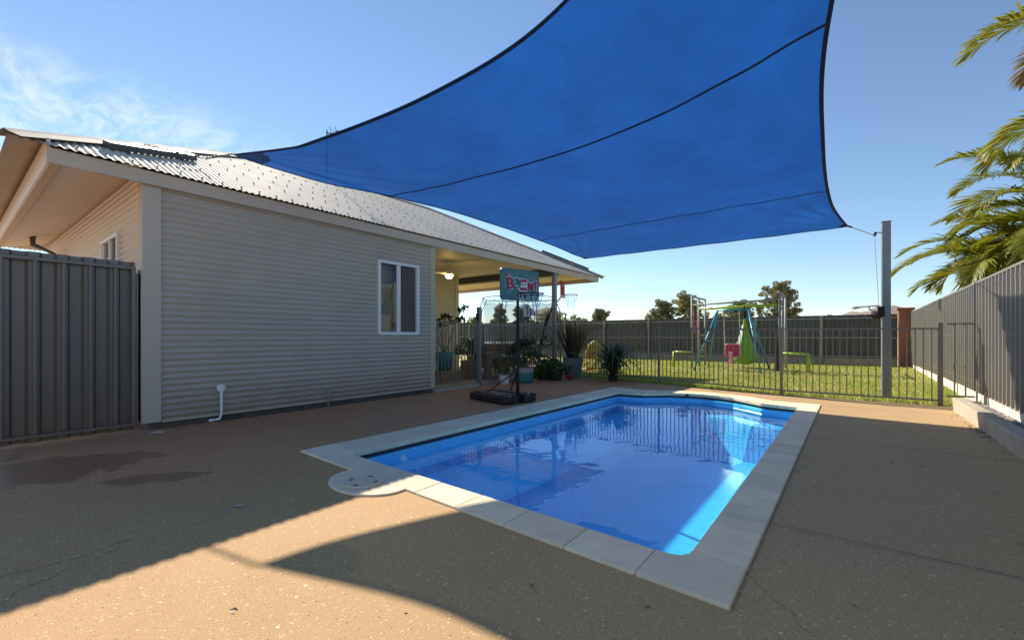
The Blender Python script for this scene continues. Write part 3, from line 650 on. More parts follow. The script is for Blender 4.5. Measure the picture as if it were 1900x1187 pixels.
# ------------------------------------------------------------------ ceiling fan
fan = thing('ceiling_fan', 'cream ceiling fan with a lit lamp under the verandah ceiling', 'ceiling fan', loc=(-7.95, 7.8, 2.985))
MB().lathe([(0, 0), (.07, 0), (.05, -.05), (.015, -.06)], n=16).build('canopy_cup', 'fanwhite', fan, smooth=True)
MB().tube([(0, 0, -.05), (0, 0, -.24)], .012, 8).build('rod', 'fanwhite', fan)
MB().lathe([(.015, -.2), (.05, -.21), (.11, -.28), (.12, -.32), (.09, -.345), (0, -.35)], n=20).build('motor', 'fanwhite', fan, smooth=True)
for k in range(3):
    a = R(120 * k + 18); ax = Matrix.Rotation(a, 3, 'Z') @ Matrix.Rotation(R(10), 3, 'X')
    MB().box((.42 * math.cos(a), .42 * math.sin(a), -.315), (.58, .13, .012), ax=ax).build('blade', 'fanwhite', fan, bevel=.004)
MB().lathe([(.095, -.346), (.09, -.385), (.06, -.42), (0, -.435)], n=20).build('lamp_shade', 'lampglass', fan, smooth=True)
# ------------------------------------------------------------------ side gate
gate = thing('side_gate', 'dark grey ribbed steel gate beside the corner of the house', 'gate', loc=(-6.5, .74, 0))
def trap(m, y0, y1, z0, z1, pitch, rib, dep, xo, slope=.03):
    """vertical trapezoid ribs, plane at x=xo, extruded along z"""
    prof = []; y = y0
    while y < y1 - 1e-6:
        for (dy, dx) in ((0, 0), (pitch - rib - 2 * slope, 0), (pitch - rib - slope, dep), (pitch - slope, dep)):
            if y + dy <= y1: prof.append((y + dy, dx))
        y += pitch
    prof.append((y1, prof[-1][1])); vs = []; fs = []
    for (yy_, dx) in prof: vs += [(xo + dx, yy_, z0), (xo + dx, yy_, z1)]
    for i in range(len(prof) - 1): fs.append((2 * i, 2 * i + 2, 2 * i + 3, 2 * i + 1))
    m.add(vs, fs); return m
trap(MB(), -.39, .645, .03, 1.955, .204, .085, -.04, -.03, .022).build('sheet', 'gatesteel', gate)
MB().box((.0, .125, 1.88), (.035, 1.03, .035)).build('top_rail', 'gatesteel', gate, bevel=.004)
MB().box((.0, .125, .095), (.035, 1.03, .035)).build('bottom_rail', 'gatesteel', gate, bevel=.004)
for y in (-.375, .625): MB().box((.0, y, .99), (.036, .036, 1.815)).build('stile', 'gatesteel', gate, bevel=.004)
for i in range(5): MB().box((.0, -.33 + .204 * i - .012 + .20, .99), (.02, .03, 1.75)).build('rib', 'gatesteel', gate, bevel=.006)
MB().box((.0, -.42, .95), (.05, .05, 1.95)).build('post', 'gatesteel', gate, bevel=.004)
MB().box((-.01, .667, .95), (.04, .04, 1.75)).build('post', 'gatesteel', gate, bevel=.004)
for z in (.3, 1.6): MB().box((-.01, -.395, z), (.06, .03, .1)).build('hinge', 'steel_black', gate, bevel=.004)
# ------------------------------------------------------------------ shade sail
C1, C2, C3, C4 = (-6.65, 2.44, 3.58), (-4.75, 8.95, 2.87), (.01, 9.25, 2.94), (1.1, 1.2, 4.3)
Hk = ([0, .06, .15, .28, .48, .74, 1.0], [C1, (-6.475, 2.81, 3.50), (-6.05, 3.38, 3.345), (-5.55, 4.16, 3.245), (-5.1, 5.21, 3.13), (-4.8, 7.15, 2.99), C2])
Rk = ([0, .13, .28, .48, .82, 1.0], [C4, (.25, 2.6, 3.85), (-.10, 4.1, 3.50), (-.19, 5.6, 3.2), (-.17, 7.7, 3.0), C3])
Lk = ([0, .11, .19, .45, .66, .83, 1.0], [C1, (-5.75, 2.66, 3.5), (-5.2, 2.68, 3.42), (-3.04, 2.76, 3.35), (-1.68, 2.83, 3.60), (-.4, 2.25, 3.88), C4])
Fk = ([0, .2, .5, .8, 1.0], [C2, (-3.78, 8.85, 2.85), (-2.25, 8.75, 2.826), (-.85, 8.95, 2.87), C3])
def curve(k):
    t, P = k; P = [Vector(p) for p in P]; n = len(P)
    tang = []
    for i in range(n):
        a, c = max(i - 1, 0), min(i + 1, n - 1); tang.append((P[c] - P[a]) / (t[c] - t[a]))
    def f(x):
        i = max(0, min(n - 2, next((j for j in range(n - 1) if x <= t[j + 1]), n - 2))); h = t[i + 1] - t[i]; s_ = (x - t[i]) / h
        return (2 * s_ ** 3 - 3 * s_ ** 2 + 1) * P[i] + (s_ ** 3 - 2 * s_ ** 2 + s_) * h * tang[i] + (-2 * s_ ** 3 + 3 * s_ ** 2) * P[i + 1] + (s_ ** 3 - s_ ** 2) * h * tang[i + 1]
    return f
fH, fR, fL, fF = curve(Hk), curve(Rk), curve(Lk), curve(Fk)
c1, c2, c3, c4 = map(Vector, (C1, C2, C3, C4))
def sailp(u_, v_):
    return (1 - u_) * fH(v_) + u_ * fR(v_) + (1 - v_) ** 4 * (fL(u_) - (1 - u_) * c1 - u_ * c4) + v_ ** 2 * (fF(u_) - (1 - u_) * c2 - u_ * c3)
_sail0 = sailp
def sailp(u_, v_):
    p = _sail0(u_, v_)
    for (uu, vv, am) in ((0, 0, .016), (0, 1, .014), (1, 1, .014), (1, 0, .016)):
        a, b_ = abs(u_ - uu), abs(v_ - vv); r_ = math.hypot(a, b_)
        if r_ > 1e-4: p = p + Vector((0, 0, am * math.exp(-(r_ - .03) / .22) * min(1, r_ * 14) * math.sin(math.atan2(b_, a) * 19)))
    return p + Vector((0, 0, .004 * math.sin(u_ * 37 + v_ * 11) * math.sin(v_ * 23)))
sail = thing('shade_sail', 'large blue shade sail stretched over the swimming pool', 'shade sail', loc=(0, 0, 0))
NU = NV = 110; m = MB(); m.add([sailp(i / NU, j / NV) for j in range(NV + 1) for i in range(NU + 1)], [(j * (NU + 1) + i, j * (NU + 1) + i + 1, (j + 1) * (NU + 1) + i + 1, (j + 1) * (NU + 1) + i) for j in range(NV) for i in range(NU)])
m.build('fabric', 'sail', sail, smooth=True)
def strip(name, fn, w_, mat, dz=-.006, n=60):
    m = MB(); vs = []
    P = [fn(i / n)[0] for i in range(n + 1)]; Q = [fn(i / n)[1] for i in range(n + 1)]
    for p, q in zip(P, Q):
        d = (q - p).normalized(); vs += [p + Vector((0, 0, dz)), p + d * w_ + Vector((0, 0, dz)), p + d * w_ + Vector((0, 0, dz - .004)), p + Vector((0, 0, dz - .004))]
    fs = [(4 * i + k, 4 * i + (k + 1) % 4, 4 * i + 4 + (k + 1) % 4, 4 * i + 4 + k) for i in range(n) for k in range(4)] + [(0, 1, 2, 3), (4 * n, 4 * n + 3, 4 * n + 2, 4 * n + 1)]
    m.add(vs, fs); return m.build(name, mat, sail, smooth=False)
strip('hem', lambda t: (sailp(t, 0), sailp(t, .05)), .042, 'hem'); strip('hem', lambda t: (sailp(t, 1), sailp(t, .95)), .03, 'hem')
strip('hem', lambda t: (sailp(0, t), sailp(.05, t)), .03, 'hem'); strip('hem', lambda t: (sailp(1, t), sailp(.95, t)), .036, 'hem')
for v_, w_ in ((.28, .024), (.74, .017)): strip('seam', lambda t, v_=v_: (sailp(t, v_), sailp(t, min(1, v_ + .02))), w_, 'hem', -.008)
def corner_patch(u0, v0, su, sv, ext, mat):
    m = MB(); n = 8; vs = []
    for j in range(n + 1):
        for i in range(n + 1):
            a = i / n; b_ = j / n; r_ = ext * (1 - .18 * math.cos(math.pi * (a - .5)))
            ro = min(1, 1.0 / max(1e-3, math.hypot(a, b_))) if a * b_ > 0 else 1; vs.append(sailp(u0 + su * a * ext * ro, v0 + sv * b_ * ext * ro * .85) + Vector((0, 0, -.012)))
    m.add(vs, [(j * (n + 1) + i, j * (n + 1) + i + 1, (j + 1) * (n + 1) + i + 1, (j + 1) * (n + 1) + i) for j in range(n) for i in range(n)]); m.build('corner_patch', mat, sail, smooth=True)
corner_patch(0, 0, 1, 1, .06, 'hem_corner'); corner_patch(0, 1, 1, -1, .03, 'hem'); corner_patch(1, 1, -1, -1, .03, 'hem'); corner_patch(1, 0, -1, 1, .05, 'hem')
def chain(m, a, b_, r=.012, pitch=.05):
    a, b_ = Vector(a), Vector(b_); d = b_ - a; n = max(2, int(d.length / pitch)); t = d.normalized(); sx = t.cross(Vector((0, 0, 1))).normalized(); sz = sx.cross(t)
    for i in range(n):
        c = a + d * (i + .5) / n; o = sx if i % 2 else sz
        pts = [c + t * (pitch * .62 * math.cos(q)) + o * (pitch * .3 * math.sin(q)) for q in [PI2 * k / 8 for k in range(9)]]; m.tube(pts, r * .45, 5, False)
    return m
# steel bracket on the roof with its chain to the near corner of the sail
def roofpt(y, run, lift): return Vector((EX - run, y, EZ + run * TAN + lift))
br = thing('roof_bracket', 'dark steel channel and chain bolted on the roof near its hip', 'bracket')
MB().beam(roofpt(1.20, .50, .055), roofpt(2.30, 1.28, .055), .10, .075, nrm).build('channel', 'darksteel', br, bevel=.004)
for (y_, r_) in ((1.4, .64), (2.1, 1.14)): MB().beam(roofpt(y_, r_ - .1, .012), roofpt(y_, r_ + .1, .012), .05, .01, nrm).build('foot', 'darksteel', br)
m = chain(MB(), roofpt(1.62, .80, .12), roofpt(2.36, 1.0, .13)); chain(m, roofpt(2.36, 1.0, .13), C1); m.build('chain', 'darksteel', br)
br = thing('roof_bracket', 'dark steel channel bolted to the far hip with a wire to the sail', 'bracket', loc=(0, 0, 0))
MB().beam((-7.85, 11.85, 3.86), (-6.75, 12.95, 3.30), .09, .06).build('channel', 'darksteel', br, bevel=.004)
MB().tube([(-7.2, 12.45, 3.55), (-6.2, 11.0, 3.25), C2], .007, 6).build('wire', 'galv', br); MB().tube([(-6.75, 11.9, EZ + .37 * TAN), (-6.75, 11.9, 3.42)], .014, 6).build('eye_post', 'galv', br)
# post with winch
sp = thing('sail_post', 'tall grey steel post with a winch behind the pool fence', 'post', loc=(.55, 10.45, 0))
AX = Matrix.Rotation(R(6), 3, 'Z')
MB().box((0, 0, 1.57), (.125, .125, 3.2), R(6)).build('pole', 'post', sp, bevel=.008); MB().box((0, 0, 3.176), (.135, .135, .012), R(6)).build('pole_cap', 'post', sp)
MB().tube([(-.06, -.05, 2.98), (-.16, -.13, 2.98)], .008, 8).build('eye_bolt', 'steel_black', sp)
MB().tube([(-.15, -.12, 2.985), (-.165, -.135, 2.92)], .022, 8).build('pulley', 'steel_black', sp)
MB().tube([(-.165, -.135, 2.92), (-.10, -.08, 1.62)], .005, 6).build('cable', 'galvlight', sp)
w_ = MB(); w_.tube([(-.09, -.12, 1.50), (-.17, -.06, 1.50)], .075, 14); w_.box((-.07, -.05, 1.55), (.10, .10, .18)); w_.build('winch_drum', 'steel_black', sp)
MB().tube([(-.12, -.1, 1.5), (-.24, -.18, 1.60), (-.25, -.2, 1.66)], .012, 6).build('winch_arm', 'galvlight', sp); MB().tube([(-.10, -.06, 1.66), (-.40, -.24, 1.63)], .013, 8).build('winch_handle', 'galvlight', sp); MB().tube([(-.38, -.23, 1.63), (-.48, -.29, 1.615)], [.02, .03], 8).build('grip', 'rope', sp)
sw = thing('sail_wire', 'thin steel wire from the sail corner to the grey post', 'wire'); MB().tube([C3, (.39, 10.315, 2.925)], .007, 6).build('strand', 'galvlight', sw); MB().tube([C3, (.05, 9.36, 2.94)], .016, 6).build('turnbuckle', 'darksteel', sw)
sp2 = thing('sail_post', 'tall grey steel post near the camera holding the high corner of the sail', 'post', loc=(1.30, -.45, 0)); MB().box((0, 0, 2.3), (.125, .125, 4.6)).build('pole', 'post', sp2, bevel=.008); MB().tube([Vector(C4) - Vector((1.30, -.45, 0)), (0, 0, 4.55)], .008, 6).build('wire', 'galv', sp2)
# ------------------------------------------------------------------ boundary fences
fence = thing('boundary_fence', 'grey ribbed steel fence along the right side of the yard', 'fence')
FA, FB = Vector((1.483, -.23, 0)), Vector((1.83, 21.5, 0)); fd = (FB - FA).normalized(); fl = (FB - FA).length; fang = -math.atan2(fd.x, fd.y)
fn_ = 9; seg_ = fl / fn_
trap_mesh = None
for i in range(fn_):
    t0 = i * seg_; p = FA + fd * t0; zb = .22 - .09 * min(1, max(0, (t0 - 9.83) / 10)); zt = 1.935 + .03 * i / fn_
    m = trap(MB(), 0, seg_ - .004, zb, zt, .197, .036, -.032, 0, .016); o = m.build('sheet', 'boundary', fence); o.location = p; o.rotation_euler = (0, 0, fang)
    m = MB().bbox((-.028, .002, zt - .012), (.028, seg_ - .004, zt + .022)); o = m.build('cap_rail', 'boundary', fence, bevel=.003); o.location = p; o.rotation_euler = (0, 0, fang)
    o = MB().bbox((-.03, -.035, .0), (.03, .035, zt - .013)).build('post', 'boundary', fence, bevel=.003); o.location = p + Vector((.012, 0, 0)); o.rotation_euler = (0, 0, fang)
    o = MB().bbox((.0, .04, -.1), (.05, seg_ - .04, zb + .012)).build('plinth', 'plinth', fence, bevel=.004); o.location = p + Vector((-.01, 0, 0)); o.rotation_euler = (0, 0, fang)
    for q in (.25, .72):
        o = MB().bbox((.06, -.04, 1.2), (.13, .04, zt + .06)).build('stake', 'brickred' if False else 'backplinth', fence, bevel=.004); o.location = p + fd * seg_ * q; o.rotation_euler = (0, 0, fang)
fs_ = MB()
for k in range(105):
    y_ = .11 + .197 * k
    for z_ in (.36, 1.12, 1.82): fs_.box((-.036, y_, z_), (.008, .014, .014))
o = fs_.build('fence_screws', 'galvlight', fence); o['kind'] = 'stuff'; o.location = FA; o.rotation_euler = (0, 0, fang)
back = thing('back_fence', 'dark grey steel fence with posts and rails across the end of the lawn', 'fence')
BA, BB = Vector((-26, 20.4, 0)), Vector((1.45, 21.45, 0)); bd_ = (BB - BA).normalized(); bl = (BB - BA).length; bang = math.atan2(bd_.y, bd_.x); nb = 12; bs = bl / nb
for i in range(nb):
    p = BA + bd_ * bs * i
    m = trap(MB(), 0, bs - .004, .26, 1.93, .30, .11, .035, 0, .03); me = m
    o = m.build('sheet', 'backfence_shaded', back); o.location = p; o.rotation_euler = (0, 0, bang - math.pi / 2)
    for z in (1.80, 1.05, .33):
        o = MB().bbox((.036, .003, z - .02), (.075, bs - .003, z + .02)).build('rail', 'backrail_lit', back); o.location = p; o.rotation_euler = (0, 0, bang - math.pi / 2)
    o = MB().bbox((.076, -.045, 0), (.15, .045, 1.90)).build('post', 'backrail_lit', back, bevel=.004); o.location = p; o.rotation_euler = (0, 0, bang - math.pi / 2)
    o = MB().bbox((-.02, .004, -.1), (.04, bs - .004, .27)).build('plinth', 'backplinth', back, bevel=.004); o.location = p; o.rotation_euler = (0, 0, bang - math.pi / 2)
pier = thing('brick_pier', 'red brick pier at the corner of the back fence', 'brick pier', loc=(1.66, 21.40, 0))
MB().bbox((-.165, -.165, -.05), (.165, .165, 2.06)).build('mortar_core', 'mortar', pier)
m = MB()
for k in range(24):
    z = .045 + k * .086
    for s_ in (-1, 1):
        if k % 2: m.box((s_ * .09, -.172, z), (.165, .03, .073)); m.box((s_ * .172, 0, z), (.03, .30, .073))
        else: m.box((s_ * .1335, -.172, z), (.079, .03, .073)); (s_ > 0 and m.box((0, -.172, z), (.165, .03, .073))); m.box((s_ * .172, .09, z), (.03, .165, .073)); m.box((s_ * .172, -.08, z), (.03, .15, .073))
m.build('bricks', 'brickred', pier)['kind'] = 'stuff'
m = MB()
for i in range(5):
    m.box((-.2 + .1 * i, 0, 2.10), (.09, .5, .075))
m.build('capping_bricks', 'brickred', pier)['kind'] = 'stuff'
# kerb and gravel strip
kerb = thing('garden_kerb', 'low concrete block kerb beside the gravel strip', 'kerb')
yk = 9.25
while yk > -.3:
    l = .78 if yk < 9 else 1.25
    MB().bbox((1.245, yk - l + .004, -.05), (1.385, yk, .185 + rng.uniform(-.004, .004))).build('block', 'concrete', kerb, bevel=.008); yk -= l
struct(MB().bbox((1.386, -.3, -.08), (1.56, 9.6, .10)).build('gravel_bed', 'gravel'))
def gravel():
    r = random.Random(9); m = MB()
    for i in range(2600):
        y = 4.6 + (r.random() ** .7) * 4.95; x = r.uniform(1.385, 1.575); s_ = r.uniform(.006, .017); z = .10 + r.uniform(0, .025)
        a = r.uniform(0, 6); P = [(s_, 0, 0), (0, s_ * .8, 0), (-s_, 0, 0), (0, -s_ * .8, 0), (0, 0, s_ * .6), (0, 0, -s_ * .6)]
        P = [(x + p[0] * math.cos(a) - p[1] * math.sin(a), y + p[0] * math.sin(a) + p[1] * math.cos(a), z + p[2]) for p in P]
        m.add(P, [(0, 1, 4), (1, 2, 4), (2, 3, 4), (3, 0, 4), (1, 0, 5), (2, 1, 5), (3, 2, 5), (0, 3, 5)])
    tag(m.build('gravel', 'gravel'), 'loose grey gravel between the kerb and the fence', 'gravel', kind='stuff')
gravel()
# ------------------------------------------------------------------ pool fence
def fence_run(parent, posts, z0s, z1s, pitch=.098, skip_first_post=False, cap_=True, end_post=True):
    pk = None
    for i in range(len(posts) - 1):
        a, c = Vector((*posts[i], 0)), Vector((*posts[i + 1], 0)); d = (c - a); l = d.length; d.normalize(); ang = math.atan2(d.y, d.x)
        A = a + d * .03; B = c - d * .03
        za, zb_, ta, tb = z0s[i], z0s[i + 1], z1s[i], z1s[i + 1]
        MB().beam(A + Vector((0, 0, ta)), B + Vector((0, 0, tb)), .038, .025).build('top_rail', 'poolfence', parent)
        MB().beam(A + Vector((0, 0, za + .08)), B + Vector((0, 0, zb_ + .08)), .038, .025).build('bottom_rail', 'poolfence', parent)
        n = int(l / pitch)
        for k in range(1, n):
            f = k / n; p = a + d * l * f; zlo = za + (zb_ - za) * f + .092; zhi = ta + (tb - ta) * f - .012
            o = MB().box((0, 0, 0), (.016, .016, zhi - zlo)).build('picket', 'poolfence', parent); o.location = (p.x, p.y, (zlo + zhi) / 2); o.rotation_euler = (0, 0, ang)
    for i, p in enumerate(posts):
        if i == 0 and skip_first_post: continue
        if i == len(posts) - 1 and not end_post: continue
        MB().box((p[0], p[1], (z0s[i] + z1s[i] + .03) / 2 - .01), (.05, .05, z1s[i] - z0s[i] + .05)).build('post', 'poolfence', parent, bevel=.004)
        if cap_: MB().box((p[0], p[1], z1s[i] + .033), (.056, .056, .012)).build('post_cap', 'poolfence', parent, bevel=.004)
pf = thing('pool_fence', 'grey steel picket pool fence running along the lawn', 'fence')
fence_run(pf, [(-6.62, 7.5), (-6.62, 9.2), (-6.60, 10.95), (-3.5, 10.22), (-1.0, 9.72), (1.17, 9.70)], [.05, .04, .03, .03, .0, 0], [1.35, 1.36, 1.35, 1.29, 1.235, 1.225], skip_first_post=True, end_post=False)
MB().box((1.17, 9.70, .66), (.065, .065, 1.32)).build('end_post', 'poolfence', pf, bevel=.004)
pp = thing('fence_infill', 'short raised picket panel between the pool fence and boundary fence', 'fence panel'); fence_run(pp, [(1.21, 9.72), (1.60, 9.86)], [.075, .075], [1.30, 1.30], pitch=.125, skip_first_post=True, end_post=False)
pg = thing('pool_gate', 'grey steel picket gate between the house wall and the latch post', 'gate')
fence_run(pg, [(-6.50, 6.07), (-6.60, 7.34)], [.07, .06], [1.40, 1.37], skip_first_post=True, end_post=False)
for (x_, y_, t_) in ((-6.50, 6.06, 1.40), (-6.60, 7.35, 1.37)): MB().box((x_, y_, (t_ + .135) / 2), (.03, .03, t_ - .11)).build('stile', 'poolfence', pg, bevel=.003)
lp = thing('latch_post', 'taller dark grey gate post with a latch beside the pool gate', 'post', loc=(-6.62, 7.44, 0)); MB().box((0, 0, .88), (.085, .085, 1.76)).build('pole', 'post', lp, bevel=.005); MB().box((-.01, -.06, 1.53), (.05, .04, .16)).build('latch', 'steel_black', lp, bevel=.006)
# ------------------------------------------------------------------ foliage helpers
def leaf_cloud(name, mat, parent, blobs, n, size, seed, asp=.4, droop=0.):
    r = np.random.default_rng(seed); wts = np.array([b_[3] * b_[4] * b_[5] for b_ in blobs]) ** .8; wts /= wts.sum(); idx = r.choice(len(blobs), n, p=wts)
    B = np.array([b_[:6] for b_ in blobs]); d = r.normal(size=(n, 3)); d /= np.linalg.norm(d, axis=1)[:, None]; rad = r.uniform(.15, 1, n) ** .45
    C = B[idx, :3] + d * rad[:, None] * B[idx, 3:6]
    a = r.normal(size=(n, 3)); a[:, 2] -= droop; a /= np.linalg.norm(a, axis=1)[:, None]; q = np.cross(a, r.normal(size=(n, 3))); q /= np.linalg.norm(q, axis=1)[:, None]
    s_ = size * r.uniform(.6, 1.35, n)[:, None]
    V = np.concatenate([C - a * s_ * .5, C + q * s_ * asp * .5, C + a * s_ * .5, C - q * s_ * asp * .5]); i = np.arange(n); F = np.stack([i, i + n, i + 2 * n, i + 3 * n], 1)
    me = bpy.data.meshes.new(name); me.from_pydata(V.tolist(), [], F.tolist()); me.materials.append(M[mat]); o = bpy.data.objects.new(name, me); col.objects.link(o); o.parent = parent; return o
def tree(label, x, y, h, wd, seed, mat, nleaf=5200, leaf=.17, base=.30, group='trees beyond the back fence', name='gum_tree'):
    r = random.Random(seed); t = thing(name, label, 'tree', group, loc=(x, y, -.1)); m = MB(); blobs = []
    m.tube([(0, 0, 0), (.06 * wd * r.uniform(-1, 1), .05, h * .3), (.08 * wd * r.uniform(-1, 1), 0, h * .62)], [h * .03, h * .022, h * .012], 8)
    for i in range(11):
        a = i * 2.4 + r.uniform(-.5, .5); f = base + .1 + (.86 - base - .1) * (i + r.random()) / 11; rr = wd * .5 * (1 - .75 * max(0, f - .45) / .55) * r.uniform(.25, .72)
        p = Vector((rr * math.cos(a), rr * math.sin(a), h * f)); z0 = h * max(.2, f - .28)
        m.tube([(0, 0, z0), (p.x * .5, p.y * .5, (z0 + p.z) / 2 + .04 * h), p], [h * .012, h * .008, h * .004], 5)
        R1 = wd * r.uniform(.13, .24)
        for q in range(17):
            d = Vector((r.gauss(0, 1), r.gauss(0, 1), r.gauss(0, .8))).normalized() * R1 * r.uniform(.4, 1.15); c = p + d
            k = wd * r.uniform(.03, .085); blobs.append((c.x, c.y, min(c.z, h), k * 1.2, k * 1.2, k * .8))
    m.build('trunk', 'bark', t, smooth=True); leaf_cloud('crown', mat, t, blobs, int(nleaf * 1.7), leaf, seed, .4, .5)
tree('broad double crowned gum tree left of the climbing frame above the back fence', -11.0, 33.0, 4.2, 2.9, 11, 'leaf_gum')
tree('rounded gum tree right of the double crowned one, touching it', -9.3, 33.5, 4.65, 3.0, 12, 'leaf_gum2', 5200)
tree('tallest tree behind the monkey bars, rising above the swing', -3.6, 34.0, 5.25, 3.0, 13, 'leaf_gum2', 6500)
tree('lower rounded tree just left of the tallest one behind the swing', -6.0, 34.0, 4.0, 2.8, 14, 'leaf_gum', 5000)
tree('small pointed tree above the fence between the flax planter and the lawn', -20.0, 41.0, 4.4, 2.8, 15, 'leaf_gum', 4200, .22)
tree('low spreading tree left of the small pointed one behind the flax', -21.8, 38.5, 3.3, 3.6, 16, 'leaf_gum', 3600, .22)
tree('slim dark tree seen through the trampoline net left of the hoop', -23.5, 29.0, 4.2, 2.2, 17, 'leaf_gum', 4200)
tree('bushy tree seen through the trampoline net behind the hoop pole', -21.3, 29.5, 4.3, 2.4, 18, 'leaf_gum', 4200)
tree('low yellow green tree between the hoop and the verandah post', -18.3, 29.0, 3.3, 3.2, 19, 'leaf_gum2', 3800)
tree('low bush tree just left of the climbing frame', -7.4, 35.5, 3.2, 2.6, 20, 'leaf_gum2', 3000)
tree('small faint tree top right of the net tower above the fence', -1.2, 40.0, 2.9, 2.4, 21, 'leaf_gum', 2200, .3)
tree('low dark shrub top furthest left behind the trampoline', -27.5, 30.0, 3.2, 2.6, 22, 'leaf_gum', 2600)
# ------------------------------------------------------------------ palms beyond the right fence
def frond(parent, base, az, el, length, seed, dry=.0, nl=64, wl=.60, droop=1.0):
    r = random.Random(seed); pts = []; p = Vector(base); e = el; n = 16; hd = Vector((math.cos(az), math.sin(az), 0))
    for i in range(n + 1):
        pts.append(p.copy()); p = p + (hd * math.cos(e) + Vector((0, 0, math.sin(e)))) * (length / n); e -= droop * (1.7 / n) * (.45 + 1.3 * i / n)
    st_ = MB().tube(pts, [.016 * (1 - .8 * i / n) + .003 for i in range(n + 1)], 5); side = hd.cross(Vector((0, 0, 1)))
    m = MB()
    for k in range(nl):
        f = .16 + .84 * k / (nl - 1); i = min(n - 1, int(f * n)); fr_ = f * n - i; q = pts[i].lerp(pts[i + 1], fr_); t = (pts[i + 1] - pts[i]).normalized(); up = side.cross(t)
        L_ = wl * (.35 + .65 * math.sin(math.pi * min(1, f * .93 + .07)) ** .7) * r.uniform(.85, 1.12)
        if f > .9: L_ *= .75
        for s_ in (-1, 1):
            if r.random() < .04: continue
            d = (side * s_ * (1 - .45 * f) + t * (.55 + .55 * f) + up * r.uniform(.12, .45)).normalized(); g = Vector((0, 0, -1)) * r.uniform(.25, .6)
            w0 = .017 * r.uniform(.8, 1.2); nn = t.cross(d).normalized(); wv_ = nn.cross(d).normalized()
            a = q; b1 = q + d * L_ * .35 + g * L_ * .06; b2 = q + d * L_ * .7 + g * L_ * .26; b3 = q + d * L_ * .93 + g * L_ * .55
            m.add([a - wv_ * w0 * .4, a + wv_ * w0 * .4, b1 - wv_ * w0, b1 + wv_ * w0, b2 - wv_ * w0 * .8, b2 + wv_ * w0 * .8, b3], [(0, 1, 3, 2), (2, 3, 5, 4), (4, 5, 6)])
    o = m.build('frond', 'palm_dry' if r.random() < dry else 'palm', parent); s2 = st_.build('stalk', 'palm_stem', o, smooth=True)
    return o
def palm(label, loc, trunks, fr, seed, group='cane palms beyond the right fence'):
    t = thing('palm_tree', label, 'palm tree', group, loc=loc); r = random.Random(seed)
    for (dx, dy, h) in trunks:
        MB().tube([(dx * .3, dy * .3, -.1), (dx * .7, dy * .7, h * .5), (dx, dy, h)], [.07, .055, .045], 9).build('trunk', 'palm_stem', t, smooth=True)
    for i, (ti, az, el, ln, dr) in enumerate(fr):
        dx, dy, h = trunks[ti]; frond(t, (dx, dy, h), R(az), R(el), ln, seed * 50 + i, dr, droop=r.uniform(.85, 1.2))
r0 = random.Random(4); fr = []
TK = [(0, 0, 3.9), (.2, -.8, 3.0), (-.3, .5, 2.7), (.1, -1.7, 2.4), (-.45, -.2, 2.1)]
for ti, n_, e0, e1 in ((0, 16, 10, 70), (1, 17, 0, 60), (2, 17, 22, 65), (3, 16, 18, 65), (4, 16, 25, 68)):
    for k in range(n_): fr.append((ti, 80 + k * 360 / n_ + r0.uniform(-9, 9), r0.uniform(e0, e1), r0.uniform(1.9, 2.6), .05))
palm('leafy cane palm clump arching over the right fence', (3.5, 14.2, 0), TK, fr, 3)
fr = []
for k in range(15): fr.append((k % 2, 60 + k * 24 + r0.uniform(-8, 8), r0.uniform(15, 65), r0.uniform(1.7, 2.2), .15))
palm('taller palm at the right edge whose fronds reach in near the top', (3.3, 11.3, 0), [(0, 0, 5.9), (.25, .4, 4.6)], fr, 5)
# ------------------------------------------------------------------ basketball hoop by the pool
bh = thing('basketball_hoop', 'portable basketball hoop with a teal BOOM! backboard beside the pool', 'basketball hoop', loc=(-4.33, 5.82, 0), rz=math.atan2(-.25, .97))
# local +x points to the pool (board normal)
bs_ = MB(); poly = [(-.98, -.30), (-.98, .30), (-.90, .36), (-.30, .36), (.02, .34), (.08, .25), (.08, .07), (-.02, .05), (-.02, -.05), (.08, -.07), (.08, -.25), (.02, -.34), (-.30, -.36), (-.90, -.36)]
bs_.prism(poly, .01, .125); bs_.build('base', 'plastic_black', bh, bevel=.022, seg=3)
for y in (-.2, .2): MB().bbox((-.85, y - .1, .12), (-.1, y + .1, .145)).build('base_ridge', 'plastic_black', bh, bevel=.012)
for y in (-.3, -.1, .1, .3): MB().bbox((.0, y - .035, .02), (.09, y + .035, .15)).build('base_lug', 'plastic_black', bh, bevel=.012)
MB().tube([(-.6, -.362, .07), (-.6, -.372, .07)], .045, 16).build('filler_cap', 'steel_black', bh)
MB().tube([(0, 0, .02), (0, 0, 1.2)], .028, 12).build('pole', 'steel_black', bh, smooth=True); MB().tube([(0, 0, 1.2), (0, 0, 2.0)], .023, 12).build('upper_pole', 'steel_black', bh, smooth=True); MB().tube([(0, 0, 1.185), (0, 0, 1.215)], .034, 12).build('collar', 'steel_black', bh); MB().tube([(-.03, -.02, 1.33), (-.075, -.04, 1.33)], .018, 8).build('knob', 'steel_black', bh)
for y in (-.27, .27): MB().tube([(0, 0, .55), (-.55, y, .12)], .011, 8).build('brace', 'steel_black', bh)
BZ = 1.94
def rrect(w2, h2, r, n=6):
    P = []
    for cx_, cy_, a0 in ((w2 - r, h2 - r, 0), (-w2 + r, h2 - r, 90), (-w2 + r, -h2 + r, 180), (w2 - r, -h2 + r, 270)):
        for k in range(n + 1): a = R(a0 + 90 * k / n); P.append((cx_ + r * math.cos(a), cy_ + r * math.sin(a)))
    return P
